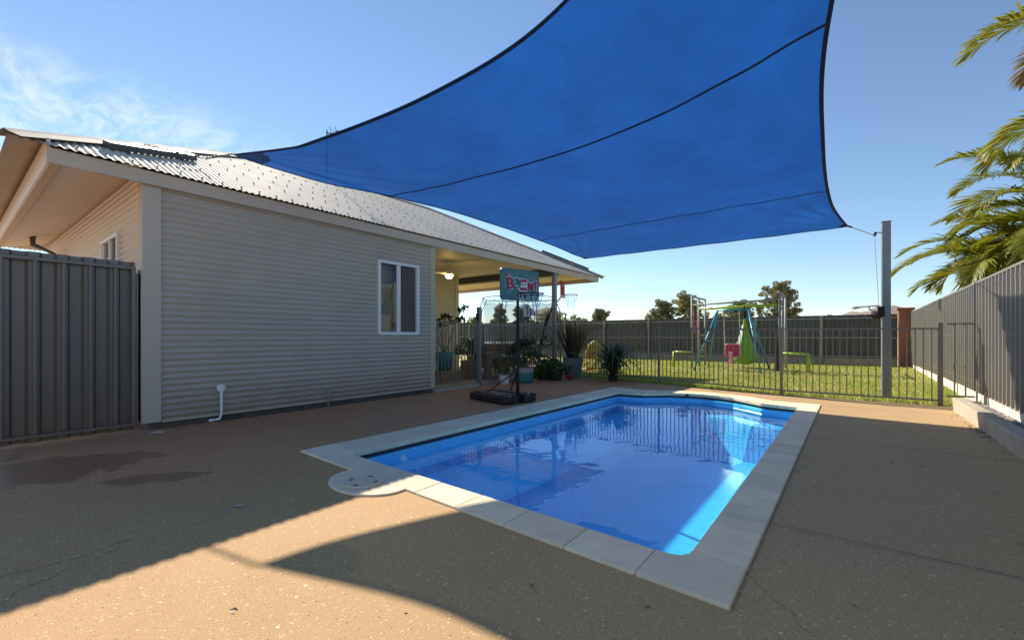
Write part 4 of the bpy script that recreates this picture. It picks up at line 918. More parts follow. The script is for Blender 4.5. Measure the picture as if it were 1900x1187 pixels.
def plate(poly, x0, x1, name, mat, parent, cy=0, cz=BZ, bev=0):
    m = MB(); n = len(poly); vs = [(x0, cy + p[0], cz + p[1]) for p in poly] + [(x1, cy + p[0], cz + p[1]) for p in poly]
    m.add(vs, [tuple(range(n))[::-1], tuple(range(n, 2 * n))] + [(i, (i + 1) % n, n + (i + 1) % n, n + i) for i in range(n)]); return m.build(name, mat, parent, bevel=bev)
bb = plate(rrect(.405, .255, .05), .045, .075, 'backboard', 'teal_board', bh, bev=.004)
MB().bbox((.02, -.05, BZ - .2), (.044, .05, BZ + .1)).build('bracket', 'steel_black', bh)
FX = .0765
m = MB()
for k in range(44):                                                   # burst of light rays
    a = PI2 * k / 44 + .05; r0_, r1_ = .235 + .03 * math.sin(k * 2.3), .33 + .05 * math.sin(k * 1.7)
    ca, sa = math.cos(a), math.sin(a); p0 = (ca * r0_ * 1.15, sa * r0_ * .8); p1 = (ca * r1_ * 1.15, sa * r1_ * .8)
    if abs(p1[0]) > .38 or abs(p1[1]) > .235: f = min(.38 / max(abs(p1[0]), 1e-3), .235 / max(abs(p1[1]), 1e-3), 1); p1 = (p1[0] * f, p1[1] * f)
    if math.hypot(*p1) < math.hypot(*p0) + .02: continue
    wq = .0035; q = (-sa * wq, ca * wq); m.add([(FX, p0[0] - q[0], BZ + p0[1] - q[1]), (FX, p0[0] + q[0], BZ + p0[1] + q[1]), (FX, p1[0], BZ + p1[1])], [(0, 1, 2)])
m.build('ray_print', 'print_light', bb)['kind'] = 'stuff'
def text(s_, size, y, z, mat, parent, x, name, bold=.0, shear=0, rot=0, sx=1.):
    cu = bpy.data.curves.new('t', 'FONT'); cu.body = s_; cu.size = size; cu.offset = bold; cu.align_x = 'CENTER'; cu.align_y = 'CENTER'; cu.extrude = .0008; cu.shear = shear; cu.resolution_u = 3
    o = bpy.data.objects.new('t', cu); col.objects.link(o); dg = bpy.context.evaluated_depsgraph_get(); me = bpy.data.meshes.new_from_object(o.evaluated_get(dg)); bpy.data.objects.remove(o)
    me.materials.clear(); me.materials.append(M[mat]); ob = bpy.data.objects.new(name, me); col.objects.link(ob); ob.parent = parent
    ob.rotation_euler = (R(90), 0, R(90)); ob.matrix_basis = Matrix.Translation((x, y, z)) @ Matrix.Rotation(R(90), 4, 'Z') @ Matrix.Rotation(R(90), 4, 'X') @ Matrix.Rotation(rot, 4, 'Z') @ Matrix.Diagonal((sx, 1, 1, 1)); return ob
for (ch, y, dz, rot, s_, mt) in (('B', -.215, .01, .10, .26, 'print_red'), ('O', -.085, .015, -.06, .235, 'print_green'), ('M', .222, -.008, -.05, .17, 'print_red'), ('!', .325, -.005, -.05, .24, 'print_red')):
    text(ch, s_ * 1.0, y, BZ + dz, 'print_white', bb, FX + .001, 'letter_outline', .017, 0, rot)
    text(ch, s_, y - .012, BZ + dz - .008, 'print_dark', bb, FX + .0028, 'letter_shadow', .007, 0, rot); text(ch, s_, y, BZ + dz, mt, bb, FX + .0046, 'letter', .007, 0, rot)
plate(rrect(.088, .105, .02), FX, FX + .0015, 'letter_outline', 'print_white', bb, .055, BZ + .005); plate(rrect(.078, .095, .015), FX + .0018, FX + .003, 'letter', 'print_red', bb, .055, BZ + .005); plate(rrect(.082, .04, .006), FX + .0032, FX + .0042, 'letter_band', 'print_white', bb, .055, BZ + .005)
text('TNT', .075, .055, BZ + .004, 'print_dark', bb, FX + .0055, 'letter', .001)
m = MB()
for y in np.arange(-.02, .13, .02): m.box((FX + .001, y, BZ - .145), (.001, .013, .016))
m.build('small_print', 'print_white', bb)['kind'] = 'stuff'
for (y, z, k) in ((-.26, .155, .028), (.315, .13, .018), (-.10, -.155, .022)):
    plate([(k * math.cos(a) * (1 + .25 * math.sin(3 * a)), k * math.sin(a)) for a in [PI2 * i / 9 for i in range(9)]], FX, FX + .002, 'spark_print', 'print_red', bb, y, BZ + z); plate([(k * .4 * math.cos(a), k * .3 * math.sin(a)) for a in [PI2 * i / 6 for i in range(6)]], FX + .0022, FX + .003, 'spark_print', 'print_white', bb, y + .005, BZ + z)
def hoop(parent, c, rad, mr, mn, depth, steps=12):
    m = MB(); m.tube([(c[0] + rad * math.cos(a), c[1] + rad * math.sin(a), c[2]) for a in [PI2 * k / 24 for k in range(25)]], .009, 8, False); rim = m.build('rim', mr, parent, smooth=True)
    m = MB(); lv = [(rad * .97, 0), (rad * .86, -depth * .25), (rad * .68, -depth * .5), (rad * .56, -depth * .75), (rad * .55, -depth)]
    for k in range(steps):
        for s_ in (0, 1):
            pts = []
            for i, (r_, dz) in enumerate(lv):
                a = PI2 * (k + (.5 if (i + s_) % 2 else 0)) / steps; pts.append((c[0] + r_ * math.cos(a), c[1] + r_ * math.sin(a), c[2] + dz))
            m.tube(pts, .0028, 4, False)
    m.build('net', mn, parent); return rim
hoop(bh, (.31, .02, BZ - .16), .205, 'steel_black', 'netwhite', .36)
MB().bbox((.076, -.04, BZ - .20), (.11, .08, BZ - .145)).build('rim_bracket', 'steel_black', bh, bevel=.004)
# ------------------------------------------------------------------ second hoop out on the lawn
h2 = thing('basketball_hoop', 'second basketball hoop with a red framed clear board behind the fence', 'basketball hoop', loc=(-8.02, 11.8, 0), rz=R(22))
MB().tube([(0, 0, 0), (.25, 0, 1.3), (.62, 0, 2.35)], .035, 8).build('pole', 'steel_black', h2); MB().tube([(-.05, 0, .2), (.40, 0, 1.95)], .02, 8).build('brace', 'steel_black', h2); MB().prism([(-.6, -.3), (.2, -.3), (.2, .3), (-.6, .3)], .0, .12).build('base', 'plastic_black', h2, bevel=.02)
MB().tube([(.5, 0, 2.0), (.82, 0, 2.38)], .02, 8).build('arm', 'steel_black', h2)
for (a, c) in (((.85, -.35, 2.35), (.85, .35, 2.35)), ((.85, -.35, 2.83), (.85, .35, 2.83)), ((.85, -.35, 2.35), (.85, -.35, 2.83)), ((.85, .35, 2.35), (.85, .35, 2.83)), ((.86, -.14, 2.42), (.86, -.14, 2.7)), ((.86, .14, 2.42), (.86, .14, 2.7)), ((.86, -.14, 2.7), (.86, .14, 2.7))): MB().tube([a, c], .02, 6).build('board_frame', 'red_plastic', h2)
MB().bbox((.843, -.33, 2.37), (.848, .33, 2.81)).build('board_sheet', 'glass', h2)
hoop(h2, (1.12, 0, 2.42), .21, 'red_plastic', 'netwhite', .42)
# ------------------------------------------------------------------ pots and plants
def blade_leaf(m, base, az, el, L_, w0, droop, n=5, twist=0.):
    p = Vector(base); e = el; vs = []; hd = Vector((math.cos(az), math.sin(az), 0)); sd_ = hd.cross(Vector((0, 0, 1)))
    for i in range(n + 1):
        f = i / n; w_ = w0 * (1 - f) ** .55 * (.55 + .45 * min(1, f * 4)) if i < n else .0008
        vs += [p - sd_ * w_, p + sd_ * w_]; p = p + (hd * math.cos(e) + Vector((0, 0, math.sin(e)))) * (L_ / n); e -= droop / n * (.4 + 1.2 * f)
    m.add(vs, [(2 * i, 2 * i + 1, 2 * i + 3, 2 * i + 2) for i in range(n)])
def sqpot(parent, b2, t2, h, mat, wall=.02, name='pot'):
    m = MB(); Z = [(b2, 0), (t2, h), (t2 - wall, h), (t2 - wall - .01, h - .05)]
    vs = [(sx * r_, sy * r_, z) for r_, z in Z for sx, sy in ((-1, -1), (1, -1), (1, 1), (-1, 1))]; fs = [(4 * i + k, 4 * i + (k + 1) % 4, 4 * i + 4 + (k + 1) % 4, 4 * i + 4 + k) for i in range(3) for k in range(4)] + [(3, 2, 1, 0)]
    m.add(vs, fs); o = m.build(name, mat, parent, bevel=.006); MB().bbox((-t2 + wall + .012, -t2 + wall + .012, h - .07), (t2 - wall - .012, t2 - wall - .012, h - .045)).build('soil', 'soil', parent); return o
fx = thing('flax_planter', 'tall square teal grey planter holding a tied bronze flax', 'planter', loc=(-5.85, 10.35, 0), rz=R(28))
sqpot(fx, .19, .275, .53, 'planter')
r = random.Random(21); m = MB(); m2 = MB()
for k in range(190):
    a = r.uniform(0, PI2); q = r.uniform(0, .16); el = R(r.uniform(56, 88)); mm = m if k % 4 else m2; blade_leaf(mm, (q * math.cos(a), q * math.sin(a), .49), a, el, r.uniform(.65, 1.2), r.uniform(.015, .028), r.uniform(-.05, .4), 5)
m.build('leaves', 'flax', fx)['kind'] = 'stuff'; m2.build('striped_leaves', 'flax_edge', fx)['kind'] = 'stuff'
MB().tube([(.20 * math.cos(a), .20 * math.sin(a), .66 + .03 * math.sin(2 * a)) for a in [PI2 * k / 16 for k in range(17)]], .006, 5, False).build('tie_rope', 'rope', fx)
sp_ = thing('strappy_plant', 'potted plant with long drooping grey green leaves at the deck edge', 'potted plant', loc=(-4.62, 10.15, 0))
MB().lathe([(0, 0), (.10, 0), (.12, .13), (.105, .13), (.10, .10), (0, .10)], n=18).build('pot', 'plastic_black', sp_)
m = MB(); r = random.Random(22)
for k in range(230):
    a = r.uniform(0, PI2); q = r.uniform(.02, .11); blade_leaf(m, (q * math.cos(a), q * math.sin(a), .12 + r.uniform(0, .34)), a, R(r.uniform(30, 84)), r.uniform(.75, 1.12), r.uniform(.016, .03), r.uniform(2.2, 2.9), 9)
m.build('leaves', 'strap', sp_)['kind'] = 'stuff'
def bushplant(parent, stems, n, size, seed, mat, asp=.42, stem='bark', sr=.006):
    r = random.Random(seed); m = MB(); bl = []
    for (x, y, z0, x1, y1, z1, br_) in stems: m.tube([(x, y, z0), ((x + x1) / 2, (y + y1) / 2, (z0 + z1) / 2 + .02), (x1, y1, z1)], [sr * 1.4, sr, sr * .6], 5); bl.append((x1, y1, z1 - br_ * .3, br_, br_, br_ * .9))
    m.build('stems', stem, parent); return leaf_cloud('foliage', mat, parent, bl, n, size, seed, asp)
tp = thing('round_planter', 'round teal pot with a grey rim and a dark leafy shrub', 'potted plant', loc=(-6.17, 8.55, 0))
MB().lathe([(0, 0), (.17, 0), (.205, .02), (.222, .06), (.226, .24)], n=28).build('pot', 'teal_pot', tp, smooth=True); MB().lathe([(.2265, .24), (.228, .36), (.205, .36), (.2, .32), (0, .32)], n=28).build('rim', 'pot_grey', tp)
r = random.Random(31); bushplant(tp, [(r.uniform(-.08, .08), r.uniform(-.08, .08), .32, r.uniform(-.38, .42), r.uniform(-.35, .42), r.uniform(.6, 1.08), r.uniform(.13, .2)) for _ in range(16)], 950, .105, 31, 'leaf_dark', .34)
wp = thing('white_pot_plant', 'small white ribbed pot with a spindly leafy plant', 'potted plant', loc=(-6.33, 7.98, 0))
m = MB()
for k in range(5): m.lathe([(.10 + .004 * k, .04 * k), (.112 + .004 * k, .04 * k + .02), (.103 + .004 * k, .04 * k + .039)], n=20)
m.lathe([(0, .001), (.10, .0)], n=20); m.lathe([(.122, .2), (.10, .2), (.1, .17), (0, .17)], n=20); m.build('pot', 'pot_white', wp)
r = random.Random(32); bushplant(wp, [(0, 0, .18, r.uniform(-.16, .16), r.uniform(-.16, .16), r.uniform(.3, .62), r.uniform(.07, .11)) for _ in range(9)], 210, .10, 32, 'leaf_mid', .3)
bp_ = thing('ivy_pot', 'black pot almost hidden under a trailing green leafy plant', 'potted plant', loc=(-5.92, 9.5, 0))
MB().lathe([(0, 0), (.15, 0), (.19, .27), (.17, .27), (.16, .22), (0, .22)], (.06, -.02, 0), n=20).build('pot', 'plastic_black', bp_)
r = random.Random(33); bushplant(bp_, [(0, 0, .25, -.30 + r.uniform(-.2, .2), -.22 + r.uniform(-.2, .25), r.uniform(.06, .3), r.uniform(.12, .18)) for _ in range(7)] + [(0, 0, .25, r.uniform(-.38, .33), r.uniform(-.3, .35), r.uniform(.28, .52), r.uniform(.12, .18)) for _ in range(13)], 1300, .085, 33, 'leaf_mid', .75)
rb = MB().lathe([(0, 0), (.05, 0), (.085, .10), (.09, .105), (.08, .105), (.05, .02), (0, .02)], n=18).build('red_bowl', 'red_plastic', smooth=True); rb.location = (-5.62, 9.78, 0); tag(rb, 'small red plastic bowl on the deck beside the flax planter', 'bowl')
# verandah pots behind the gate
vb = thing('timber_planter', 'low timber planter box behind the pool gate', 'planter', loc=(-7.55, 7.25, .055))
for k in range(3): MB().bbox((-.3, -.35, .085 * k + .003), (.3, .35, .085 * k + .08)).build('board', 'wood_pale', vb, bevel=.005)
vt = thing('teal_pot', 'tall dark teal pot with a bare branching frangipani on the timber planter', 'potted plant', loc=(-7.55, 7.25, .31))
MB().lathe([(0, 0), (.15, 0), (.2, .25), (.205, .42), (.18, .42), (.17, .38), (0, .38)], n=22).build('pot', 'teal_pot', vt, smooth=True)
m = MB(); bl = []
for (a, L1) in ((.5, .55), (2.2, .5), (3.6, .45), (5.2, .6), (1.2, .85)):
    p1 = (.12 * math.cos(a), .12 * math.sin(a), .62); p2 = (.3 * L1 * math.cos(a) + .05, .3 * L1 * math.sin(a), .62 + L1 * .6); p3 = (p2[0] * 1.5, p2[1] * 1.5, .62 + L1 * .95); m.tube([(0, 0, .38), p1, p2, p3], [.025, .02, .016, .011], 7); bl.append((*p3, .10, .10, .07)); bl.append((p3[0] + .08, p3[1] + .06, p3[2] + .05, .1, .1, .06))
m.build('branches', 'bark_pale', vt, smooth=True); leaf_cloud('foliage', 'leaf_dark', vt, bl, 130, .14, 41, .36)
v2 = thing('timber_pot_plant', 'bushy green plant in a brown timber pot behind the latch post', 'potted plant', loc=(-7.45, 8.05, .055), rz=.3)
for k in range(5): MB().bbox((-.19, -.19, .092 * k + .002), (.19, .19, .092 * k + .088)).build('board', 'wood', v2, bevel=.006)
r = random.Random(43); bushplant(v2, [(0, 0, .45, r.uniform(-.3, .3), r.uniform(-.3, .3), r.uniform(.6, 1.0), r.uniform(.1, .17)) for _ in range(11)], 520, .11, 43, 'leaf_bright', .4)
# wooden play stand with an arched side
ws = thing('wooden_stand', 'brown wooden stand with a tall back and an arched opening', 'wooden stand', loc=(-7.05, 8.25, .055), rz=R(12))
m = MB(); n = 14; outer = [(-.33, 0), (.33, 0), (.33, .62), (-.33, .62)]
ar_ = [(.2 * math.cos(R(180 * k / n)), .30 + .24 * math.sin(R(180 * k / n))) for k in range(n + 1)] + [(-.2, .1), (.2, .1)]
def arch_panel(x0, x1):
    m = MB(); bm = None
    for (y0, y1, z0, z1) in ((-.33, -.2, 0, .62), (.2, .33, 0, .62), (-.2, .2, 0, .1)): m.bbox((x0, y0, z0), (x1, y1, z1))
    for k in range(n):
        a0, a1 = R(180 * k / n), R(180 * (k + 1) / n); ya, za, yb_, zb_ = .2 * math.cos(a0), .3 + .24 * math.sin(a0), .2 * math.cos(a1), .3 + .24 * math.sin(a1)
        vs = [(x, q, z) for x in (x0, x1) for q, z in ((ya, za), (yb_, zb_), (yb_, .62), (ya, .62))]; m.add(vs, [(0, 1, 2, 3), (7, 6, 5, 4), (0, 4, 5, 1), (3, 2, 6, 7)])
    return m
arch_panel(.17, .20).build('arched_panel', 'wood_pale', ws); arch_panel(-.22, -.19).build('arched_panel', 'wood', ws)
MB().bbox((-.22, -.34, .623), (.21, .34, .65)).build('seat_board', 'wood', ws, bevel=.004)
for k in range(4): MB().bbox((-.22, -.33 + .13 * k, .652), (-.19, -.33 + .13 * k + .125, 1.27)).build('back_board', 'wood', ws, bevel=.004)
MB().bbox((-.225, -.345, 1.272), (-.185, .205, 1.31)).build('back_cap', 'wood', ws, bevel=.004)
# patio bench and lattice chair
pb = thing('patio_bench', 'dark woven outdoor bench with pale cushions beyond the pool fence', 'bench', loc=(-8.3, 10.0, .055), rz=R(55))
MB().bbox((-.75, -.3, .18), (.75, .3, .42)).build('seat_base', 'wicker', pb, bevel=.015)
for k in range(2): MB().bbox((-.74 + .74 * k, -.3, .422), (-.01 + .74 * k, .28, .52)).build('cushion', 'cushion', pb, bevel=.03, seg=3)
MB().bbox((-.75, .3, .1), (.75, .38, .82)).build('backrest', 'wicker', pb, bevel=.02)
for (x_, y_) in ((-.7, -.25), (.7, -.25), (-.7, .33), (.7, .33)): MB().bbox((x_ - .03, y_ - .03, 0), (x_ + .03, y_ + .03, .18)).build('leg', 'wicker', pb)
lc = thing('metal_chair', 'black lattice metal garden chair behind the white pot', 'chair', loc=(-7.25, 8.95, .055), rz=R(40))
for (x_, y_) in ((-.2, -.2), (.2, -.2)): MB().tube([(x_, y_, 0), (x_ * .9, y_ * .9, .42)], .011, 6).build('leg', 'steel_black', lc)
for x_ in (-.2, .2): MB().tube([(x_, .22, 0), (x_ * .9, .2, .42), (x_ * .95, .28, .85)], .011, 6).build('leg', 'steel_black', lc)
MB().tube([(.22 * math.cos(a), .22 * math.sin(a), .42) for a in [PI2 * k / 20 for k in range(21)]], .012, 6, False).build('seat_ring', 'steel_black', lc)
m = MB()
for k in range(-4, 5): m.tube([(k * .045, -.19, .42), (k * .045, .19, .42)], .004, 4); m.tube([(-.19, k * .045, .421), (.19, k * .045, .421)], .004, 4)
m.build('seat_lattice', 'steel_black', lc)
m = MB()
for k in range(9):
    f = k / 8; m.tube([(-.19 + .38 * f, .2, .44), (.19 - .38 * f, .28, .84)], .005, 4)
m.tube([(-.19, .28, .85), (-.1, .29, .93), (0, .3, .96), (.1, .29, .93), (.19, .28, .85)], .011, 6); m.build('backrest', 'steel_black', lc)
# ------------------------------------------------------------------ trampoline
tr = thing('trampoline', 'round trampoline with a tall safety net beyond the verandah', 'trampoline', loc=(-11.3, 15.3, 0)); TR = 1.62
MB().tube([(TR * math.cos(a), TR * math.sin(a), .82) for a in [PI2 * k / 40 for k in range(41)]], .03, 8, False).build('frame_ring', 'galv', tr, smooth=True)
MB().lathe([(TR - .28, .845), (TR + .02, .85), (TR + .02, .83), (TR - .28, .825), (TR - .28, .845)], n=48).build('pad', 'pinkpale' if False else 'cushion', tr)
MB().lathe([(0, .82), (TR - .28, .835)], n=48).build('mat', 'plastic_black', tr)
for k in range(8):
    a = PI2 * (k + .3) / 8; x_, y_ = TR * math.cos(a), TR * math.sin(a)
    MB().tube([(x_, y_, 0), (x_, y_, .82)], .025, 8).build('leg', 'galv', tr)
    MB().tube([(x_ * 1.02, y_ * 1.02, .3), (x_ * 1.16, y_ * 1.16, 1.3), (x_ * 1.13, y_ * 1.13, 2.2), (x_ * .98, y_ * .98, 2.72)], .019, 8).build('net_pole', 'steel_black', tr, smooth=True)
MB().tube([(TR * .99 * math.cos(a), TR * .99 * math.sin(a), 2.73) for a in [PI2 * k / 40 for k in range(41)]], .016, 8, False).build('top_ring', 'steel_black', tr, smooth=True)
MB().lathe([(TR - .12, .85), (TR - .08, 2.55)], n=48).build('safety_net', 'tramp_net', tr, smooth=True)
MB().tube([((TR - .08) * math.cos(a), (TR - .08) * math.sin(a), 2.56 + .035 * math.cos(8 * a)) for a in [PI2 * k / 64 for k in range(65)]], .012, 6, False).build('net_hem', 'steel_black', tr)
# ------------------------------------------------------------------ play equipment on the lawn
tb = thing('climbing_frame', 'grey and lime steel climbing frame with monkey bar and net tower', 'climbing frame')
LX, RX2 = -4.35, -1.72
def tu(pts, r_, nm, mat, par=tb, n=8): return MB().tube(pts, r_, n).build(nm, mat, par, smooth=True)
for (y_, h_) in ((16.1, 2.5), (17.0, 2.5), (17.9, 2.5)): tu([(LX, y_, 0), (LX, y_, h_)], .036, 'tower_post', 'galv')
tu([(LX, 16.08, 2.5), (LX, 17.92, 2.5)], .036, 'tower_top', 'galv')
for (y_, h_) in ((16.1, 2.5), (17.0, 2.48), (17.9, 2.45)): tu([(RX2, y_, 0), (RX2, y_, h_)], .036, 'tower_post', 'galv')
tu([(RX2, 16.08, 2.5), (RX2, 17.92, 2.46)], .036, 'tower_top', 'galv')
tu([(LX, 16.1, 2.20), (RX2, 16.1, 2.26)], .032, 'monkey_bar', 'galv'); tu([(LX, 17.0, 2.10), (RX2, 17.0, 2.16)], .045, 'padded_bar', 'lime')
for z in (.35, .75, 1.15): tu([(LX, 17.05, z), (LX, 17.87, z)], .018, 'rung', 'lime')
for (y0_) in (16.1,):
    tu([(LX, 16.1, .55), (LX - .62, 16.1, .55)], .032, 'side_bar', 'lime'); tu([(LX - .62, 16.1, .56), (LX - .66, 16.1, 0)], .036, 'side_leg', 'lime'); tu([(LX, 17.0, .55), (LX, 17.9, .55)], .032, 'side_bar', 'lime')
for y_ in (16.1, 16.75): tu([(RX2, y_, .55), (RX2 + .75, y_, .55)], .032, 'side_bar', 'lime'); tu([(RX2 + .75, y_, .56), (RX2 + .76, y_, 0)], .03, 'side_leg', 'lime')
m = MB()
for k in range(6): m.tube([(RX2 - .06 + .01 * k, 15.55 + .09 * k, 0.02), (RX2 - .04, 16.0 + .02 * k, 1.2), (RX2 - .02, 16.05 + .3 * k * .9, 2.48)], .014, 5)
for z in np.arange(.2, 2.5, .2): f = z / 2.5; m.tube([(RX2 - .06, 15.55 + .5 * f, z), (RX2 - .02, 16.0 + 1.3 * f ** 2, z)], .014, 5)
m.build('cargo_net', 'steel_black', tb); tz = thing('trapeze_swing', 'pink trapeze ring hanging inside the climbing frame tower', 'trapeze')
for y_ in (16.35, 16.75): MB().tube([(LX, y_, 2.46), (LX, y_, 1.95)], .008, 5).build('chain', 'galv', tz); MB().tube([(LX, y_, 1.95), (LX, y_, 1.45)], .014, 6).build('handle_strap', 'pink', tz)
MB().tube([(LX, 16.3, 1.45), (LX, 16.8, 1.45)], .02, 8).build('bar', 'pink', tz); MB().tube([(LX + .0, 16.55 + .13 * math.cos(a), 1.3 + .13 * math.sin(a)) for a in [PI2 * k / 14 for k in range(15)]], .016, 6, False).build('ring', 'pink', tz)
sg = thing('swing_frame', 'teal steel A-frame swing standing in front of the climbing frame', 'swing frame')
TZ = 1.96
for (x_, xf) in ((-3.42, -3.93), (-2.52, -2.03)):
    for yf in (14.75, 16.6): MB().tube([(x_, 15.68, TZ), (xf, yf, 0)], .028, 8).build('leg', 'swing_teal', sg, smooth=True)
    MB().tube([((x_ + xf) / 2 * 1.0, 15.2, TZ * .49), ((x_ + xf) / 2, 16.15, TZ * .49)], .018, 6).build('brace', 'swing_teal', sg)
MB().tube([(-3.44, 15.68, TZ), (-2.5, 15.68, TZ)], .03, 8).build('top_bar', 'swing_teal', sg, smooth=True)
bs2 = thing('toddler_swing', 'pink plastic toddler swing seat hanging on two pale ropes', 'swing seat')
for x_ in (-3.22, -2.76): MB().tube([(x_ - .02, 15.68, 1.94), (x_ + .02, 15.68, .80)], .016, 6).build('rope', 'rope', bs2)
P = rrect(.22, .20, .08)
m = MB(); nP = len(P); vs = [(-2.99 + p[0], 15.80, .65 + p[1]) for p in P] + [(-2.99 + p[0] * .85, 15.86, .65 + p[1] * .85) for p in P]; m.add(vs, [tuple(range(nP)), tuple(range(nP, 2 * nP))[::-1]] + [(i, nP + i, nP + (i + 1) % nP, (i + 1) % nP) for i in range(nP)]); m.build('backrest', 'pink', bs2)
MB().tube([(-2.99 + p[0], 15.79, .65 + p[1]) for p in P + [P[0]]], .022, 6, False).build('backrest_rim', 'pinkpale', bs2, smooth=True)
MB().bbox((-3.16, 15.5, .43), (-2.82, 15.80, .48)).build('seat', 'pink', bs2, bevel=.02); MB().bbox((-3.04, 15.46, .26), (-2.94, 15.54, .60)).build('front_post', 'pinkpale', bs2, bevel=.015); MB().bbox((-3.14, 15.4, .22), (-2.84, 15.6, .26)).build('foot_rest', 'pinkpale', bs2, bevel=.012)
pd = thing('pod_swing', 'lime green fabric pod swing hanging from the padded bar', 'pod swing', loc=(-2.84, 17.0, 0))
MB().tube([(0, 0, 2.17), (0, 0, 1.72)], .045, 8).build('strap', 'steel_black', pd); MB().tube([(-.02, 0, 1.74), (-.05, 0, 1.30)], .015, 6).build('cord', 'swing_teal', pd)
m = MB().lathe([(.02, 1.74), (.08, 1.45), (.18, 1.08), (.30, .68), (.37, .42), (.36, .30), (.24, .17), (0, .12)], n=20); m.build('pod_fabric', 'pod', pd, smooth=True)
m = MB(); vs = []; prof = [(.075, 1.5), (.18, 1.1), (.30, .7), (.355, .5)]
for (r_, z) in prof:
    for a in (-150, -128, -106): vs.append(((r_ + .008) * math.cos(R(a)), (r_ + .008) * math.sin(R(a)), z))
m.add(vs, [(3 * i + k, 3 * i + k + 1, 3 * i + k + 4, 3 * i + k + 3) for i in range(3) for k in range(2)]); m.build('pod_opening', 'podprint', pd, smooth=True)
# toddler slide
ts = thing('toddler_slide', 'yellow and orange plastic toddler slide behind the fence', 'slide', loc=(-6.42, 12.7, 0), rz=R(30)); ts.scale = (.85, .85, .85)
pan = [(-.30, .0), (.30, 0), (.34, .55), (.30, .95), (.12, 1.12), (0, 1.14), (-.2, 1.0), (-.32, .5)]
def ypan(poly, y0, y1): m = MB(); nn = len(poly); vs = [(p[0], y0, p[1]) for p in poly] + [(p[0], y1, p[1]) for p in poly]; m.add(vs, [tuple(range(nn)), tuple(range(nn, 2 * nn))[::-1]] + [(i, nn + i, nn + (i + 1) % nn, (i + 1) % nn) for i in range(nn)]); return m
ypan([(-.3, .45), (.30, .45), (.34, .75), (.28, .95), (.1, 1.12), (0, 1.14), (-.2, 1.0), (-.32, .7)], -.26, -.22).build('side_panel', 'yellow', ts, bevel=.01); ypan([(-.3, .45), (.30, .45), (.34, .75), (.28, .95), (.1, 1.12), (0, 1.14), (-.2, 1.0), (-.32, .7)], .22, .26).build('side_panel', 'yellow', ts, bevel=.01)
for k in range(6): MB().tube([(-.15 + .14 * (k % 3), -.262, .68 + .2 * (k // 3)), (-.15 + .14 * (k % 3), -.268, .68 + .2 * (k // 3))], .03, 10).build('hole', 'steel_black', ts)
m = MB(); pts = [(-.3, .48), (0.1, .46), (.35, .42), (.50, .30), (.62, .12), (.85, .06)]
for a, c in zip(pts[:-1], pts[1:]):
    vs = [(p[0], y_, p[1] - dz) for p in (a, c) for y_ in (-.2, .2) for dz in (0, .03)]; m.add(vs, [(0, 2, 6, 4), (1, 5, 7, 3), (0, 4, 5, 1), (2, 3, 7, 6)])
m.build('slide_bed', 'orange', ts)
for s_ in (-1, 1): MB().tube([(p[0], s_ * .22, p[1] + .05) for p in pts], .03, 8).build('slide_edge', 'orange', ts, smooth=True)
for (x_, y_) in ((-.28, -.2), (-.28, .2)): MB().tube([(x_, y_, 0), (x_, y_, .46)], .03, 8).build('leg', 'yellow', ts)
MB().tube([(-.3, -.24, .12), (.6, -.24, .12)], .03, 8).build('base_bar', 'orange', ts)
# distant tan shade canopy over the neighbouring yard
cn = thing('distant_canopy', 'small tan shade canopy beyond the back fence seen under the verandah', 'canopy', loc=(-20.0, 31.0, 0))
m = MB(); m.add([(-1.3, -1.1, 3.0), (1.3, -1.1, 2.9), (1.3, 1.1, 3.0), (-1.3, 1.1, 2.9), (0, 0, 3.55), (-1.3, -1.1, 2.93), (1.3, -1.1, 2.83), (1.3, 1.1, 2.93), (-1.3, 1.1, 2.83)], [(0, 1, 4), (1, 2, 4), (2, 3, 4), (3, 0, 4), (0, 5, 6, 1), (1, 6, 7, 2), (2, 7, 8, 3), (3, 8, 5, 0)]); m.build('roof', 'canopy_tan', cn)
for (x_, y_) in ((-1.2, -1), (1.2, -1), (1.2, 1), (-1.2, 1)): MB().tube([(x_, y_, 0), (x_, y_, 2.95)], .05, 6).build('pole', 'darksteel', cn)
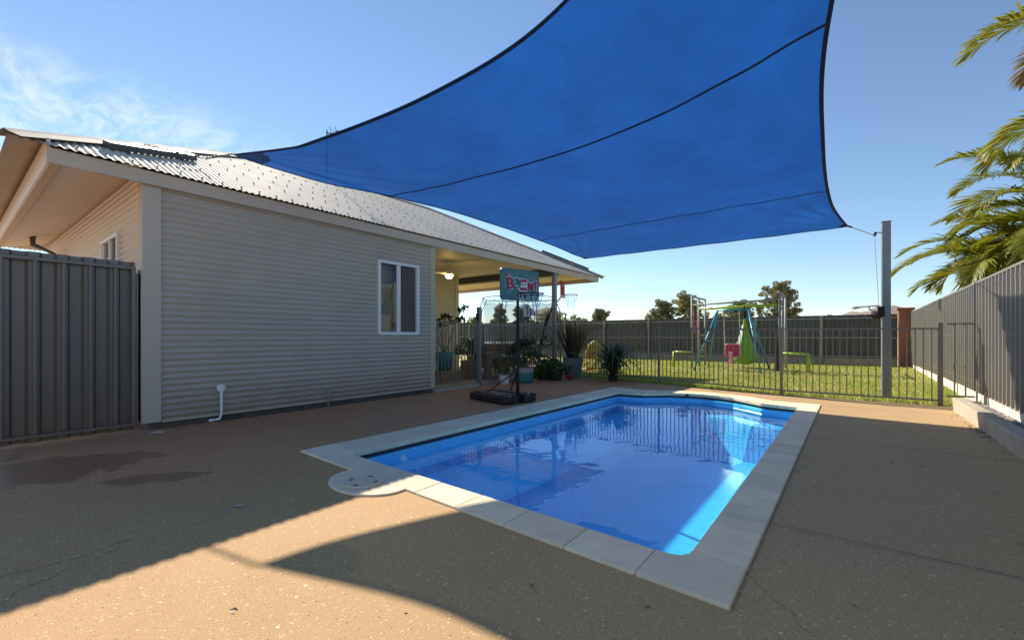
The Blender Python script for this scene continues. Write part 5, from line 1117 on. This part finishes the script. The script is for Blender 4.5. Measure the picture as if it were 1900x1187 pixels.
# ------------------------------------------------------------------ litter on the deck
def litter(label, x, y, L_, w_, rz, mat='leaf_dry', z=.004):
    m = MB(); n = 6; vs = []
    for i in range(n + 1):
        f = i / n; ww = w_ * math.sin(math.pi * (f * .94 + .03)); vs += [(L_ * (f - .5), -ww / 2, .006 * math.sin(3 * f)), (L_ * (f - .5), 0, .001 + .006 * math.sin(3 * f)), (L_ * (f - .5), ww / 2, .008 * math.sin(3 * f) + .003)]
    m.add(vs, [(3 * i + k, 3 * i + k + 1, 3 * i + k + 4, 3 * i + k + 3) for i in range(n) for k in range(2)]); o = m.build('fallen_leaf', mat); o.location = (x, y, z); o.rotation_euler = (0, 0, rz); tag(o, label, 'leaf', 'fallen leaves on the deck')
litter('curled grey fallen leaf on the deck left of the skimmer lid', -3.13, 1.18, .055, .03, .4)
litter('pale fallen leaf on the deck right of the pool corner', .02, 2.28, .05, .016, 2.2)
litter('pale scrap lying by the base of the house corner', -6.25, 1.52, .12, .05, 1.2, 'white')
litter('small brown leaf on the sunlit part of the deck', -1.95, .72, .03, .012, .8, 'bark')
fl_ = thing('chlorine_floater', 'small pale blue chlorine floater near the left corner of the pool', 'floater', loc=(-3.52, 2.82, -.125)); fl_.scale = (.62, .62, .62)
MB().lathe([(0, -.03), (.05, -.02), (.06, .005), (.045, .03), (.03, .05), (0, .055)], n=18).build('float', 'floatmat', fl_, smooth=True); MB().lathe([(.02, .05), (.022, .07), (0, .072)], n=12).build('cap', 'floatmat', fl_)
def leaf_bits():
    r = random.Random(77); m = MB()
    for k in range(170):
        if k < 110: x, y = 1.235 - abs(r.gauss(0, .05)), 7.35 + r.gauss(0, .55)
        else: x, y = r.uniform(-6, 1.1), r.uniform(-.2, 9)
        if -4.2 < x < -.3 and 1.9 < y < 9.2: continue
        L_ = r.uniform(.008, .028); a = r.uniform(0, 6.3); w_ = L_ * .3; c_, s_ = math.cos(a), math.sin(a)
        m.add([(x + c_ * L_, y + s_ * L_, .004), (x - s_ * w_, y + c_ * w_, .008), (x - c_ * L_, y - s_ * L_, .005), (x + s_ * w_, y - c_ * w_, .003)], [(0, 1, 2, 3)])
    tag(m.build('leaf_litter', 'bark'), 'tiny dry leaf bits scattered over the deck and along the kerb', 'leaf litter', kind='stuff')
leaf_bits()
